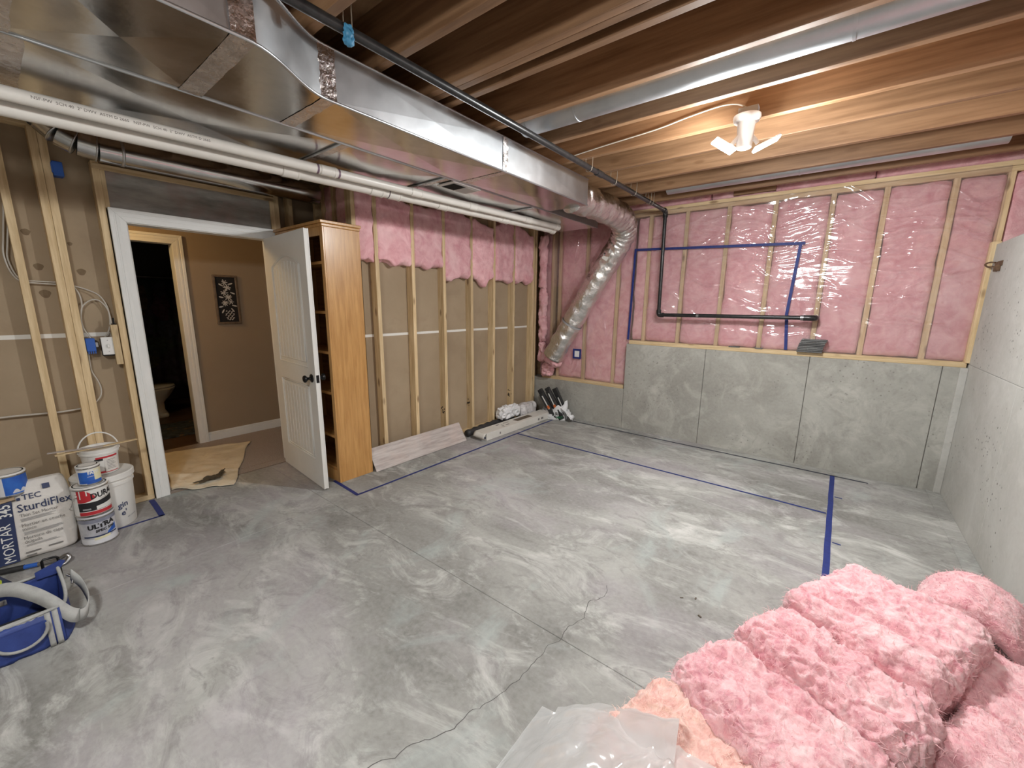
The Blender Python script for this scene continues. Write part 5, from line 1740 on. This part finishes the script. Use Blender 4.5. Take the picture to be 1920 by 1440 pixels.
def fuzz(parent, V, F, n, m, seed, zmin=.0):
    """loose fibre wisps standing off the surface"""
    rg = np.random.RandomState(seed)
    F = np.array(F)
    fi = rg.randint(0, len(F), n)
    a, b_, c_ = V[F[fi, 0]], V[F[fi, 1]], V[F[fi, 2]]
    nr = np.cross(b_ - a, c_ - a)
    nr /= np.linalg.norm(nr, axis=1, keepdims=True) + 1e-12
    base = (a + c_) / 2 - nr * .002
    dr = rg.normal(size=(n, 3))
    dr -= nr * np.sum(dr * nr, 1, keepdims=True)
    dr /= np.linalg.norm(dr, axis=1, keepdims=True) + 1e-9
    L_ = rg.uniform(.008, .034, n)[:, None]
    lift = rg.uniform(.15, .8, n)[:, None]
    side = np.cross(nr, dr)
    P, Q = [], []
    for j, t_ in enumerate((0, .4, .75, 1.0)):
        ctr = base + dr * L_ * t_ + nr * L_ * lift * math.sin(t_ * 2.2) * .6 + side * L_ * .25 * t_ * t_
        wv = side * (.0010 * (1 - .7 * t_))
        P += [ctr - wv, ctr + wv]
    P = np.stack(P, 1).reshape(-1, 3)
    Fs = []
    for i in range(n):
        o8 = i * 8
        for j in range(3):
            Fs.append((o8 + 2 * j, o8 + 2 * j + 1, o8 + 2 * j + 3, o8 + 2 * j + 2))
    P[:, 2] = np.maximum(P[:, 2], .001)
    return mk('fibre_wisps', P, Fs, m, parent, kind='stuff')


def batt(label, loc, dims, rz, m, seed, rx=0, ry=0, amp=.022, rr=.07, sag=None, freq=5.5, ridged=.45, fine=.010, cell=.0060, nf=3200):
    rs = tuple(max(8, int(d / cell)) for d in dims)
    V, F = pillowgeo(dims, rs, rr, amp, freq, seed, 4, None, sag, ridged)
    # torn, matted relief on top of the big lumps
    ctr = np.array([0, 0, dims[2] / 2])
    dv = V - ctr
    nrm = dv / np.array(dims) ** 2
    nrm /= np.linalg.norm(nrm, axis=1, keepdims=True)
    wv = np.stack([fbm(V * 9 + 3, 2, seed + 70), fbm(V * 9 + 9, 2, seed + 71), fbm(V * 9 + 21, 2, seed + 72)], 1)
    q = V * [17, 9, 17] + wv * 1.5
    f = (1 - 2 * np.abs(fbm(q, 3, seed + 30))) * .8 + .35 * fbm(V * 45, 2, seed + 40)
    V = V + nrm * (fine * f)[:, None]
    V = xform(loc, rz, rx, ry)(V)
    V[:, 2] = np.maximum(V[:, 2], .001)
    o = mk('fibreglass_batt', V, F, m, None, smooth=True, label=label, cat='insulation batt', group='loose fibreglass batts in the pile')
    fuzz(o, V, F, nf, fuzzp_m if m is peach_m else fuzz_m, seed + 5)
    return o


def crease(ys, depth=.03, wd=.02, slope=0.):
    def f(P):
        P = P.copy()
        top = np.clip(P[:, 2] / .2, 0, 1)
        for y0 in ys:
            v = P[:, 1] - y0 - slope * P[:, 0] + .02 * np.sin(P[:, 0] * 11 + y0 * 20)
            P[:, 2] -= top * depth * np.exp(-(v / wd) ** 2)
        return P
    return f


# folded slabs lying against each other in a row
batt('peach coloured batt at the near end of the pile, beside the clear bag', row(.03, .28), (.54, .40, .19), pang + .03, peach_m, 601, ry=.04, sag=crease((-.1,), .02))
batt('pale pink batt folded next to the peach batt', row(.385, .285), (.55, .36, .24), pang + .04, pink_m, 602, rx=-.05, sag=crease((.07,), .02))
batt('rough pink batt in the middle of the pile', row(.725, .285), (.54, .33, .26), pang - .03, pink_m, 603, rx=-.05, sag=crease((-.04,), .02), fine=.014)
batt('large smooth pink batt at the far end of the pile', row(1.17, .27), (.52, .56, .30), pang - .02, pink_m, 605, rx=.0, amp=.024, ridged=.3, fine=.009, sag=crease((-.12,), .03, .025, .1))


def arch(P):
    P = P.copy()
    P[:, 2] += .15 * np.clip(1 - (P[:, 0] / .21) ** 2, 0, 1)
    return P


batt('pink batt arched up against the right wall', (.655, 2.63, .0), (.36, .36, .11), -.28, pink_m, 606, sag=arch, amp=.012, ridged=.3, rr=.05, fine=.005)
batt('flat pink batt leaning towards the right wall', (.635, 2.14, .01), (.36, .42, .15), -.30, pink_m, 607, rx=.06, ry=.12, amp=.012, ridged=.25, rr=.045, fine=.004)
batt('cut pink batt at the lower right corner of the pile', (.61, 1.74, .0), (.34, .30, .18), -.45, pink_m, 608, ry=.06, amp=.012, ridged=.25, rr=.04, fine=.004)

# clear poly bag slipped over the near end
pbg = thing('poly_bag', 'clear plastic bag lying at the near end of the pink pile', 'plastic bag', (-.5, 1.0, 0))


def polytop(u, v):
    x = -.665 + .63 * u + .03 * n1(v * 3, 1, 1, 3)
    y = .60 + .46 * v + .06 * u - .03 * n1(u * 3, 2, 1, 4)
    h = .245 * math.sin(min(1, u * 2.1) * PI / 2) ** 1.1 * (.75 + .25 * math.sin(PI * min(1, .15 + v * .85)))
    h += .020 * abs(n1(u * 6, v * 5, 2, 7, 3)) + .016 * math.exp(-((u - .45 - .25 * v) / .02) ** 2) + .014 * math.exp(-((u - .62 - .15 * v) / .02) ** 2)
    return (x, y, .010 + h)


sheet('top_film', 70, 60, polytop, bagfilm_m, pbg, thick=0)
sheet('bottom_film', 20, 16, lambda u, v: (-.70 + .62 * u, .62 + .48 * v + .10 * u, .003 + .004 * abs(n1(u * 5, v * 5, 1, 3))), bagfilm_m, pbg, thick=0)
sheet('mouth_flap', 40, 16, lambda u, v: (-.63 + .40 * u + .03 * v, 1.10 + .07 * u - .16 * v + .05 * math.sin(PI * u) * (1 - v), .055 + .14 * u + .07 * math.sin(PI * v) * (.5 + u) + .012 * n1(u * 6, v * 4, 3, 5)), bagfilm_m, pbg, thick=0)
# little crumbs on the slab
for k, (x, y) in enumerate(((-.46, 2.06), (-.40, 2.10), (-.35, 1.98))):
    V, F = pillowgeo((.018, .008, .004), (5, 3, 2), .002, .001, 60, k)
    mk('debris_crumb', V @ np.array(Matrix.Rotation(.6 + k, 3, 'Z')).T + [x, y, .0005], F, brownprint_m, None, label=['dark crumb of debris left of the pile', 'second dark crumb of debris left of the pile', 'dark crumb of debris nearest the pile'][k], cat='debris', group='crumbs on the floor')

for x, w2, lab in ((-.86, .10, 'thin dark shim on the sill left of the blue tape'), (-.62, .065, 'short dark shim on the sill beside the blue tape')):
    box('shim', (x, x + w2), (YB + .006, YB + .05), (1.1045, 1.112), tile_m, None, label=lab, cat='shim', group='dark shims on the sill')
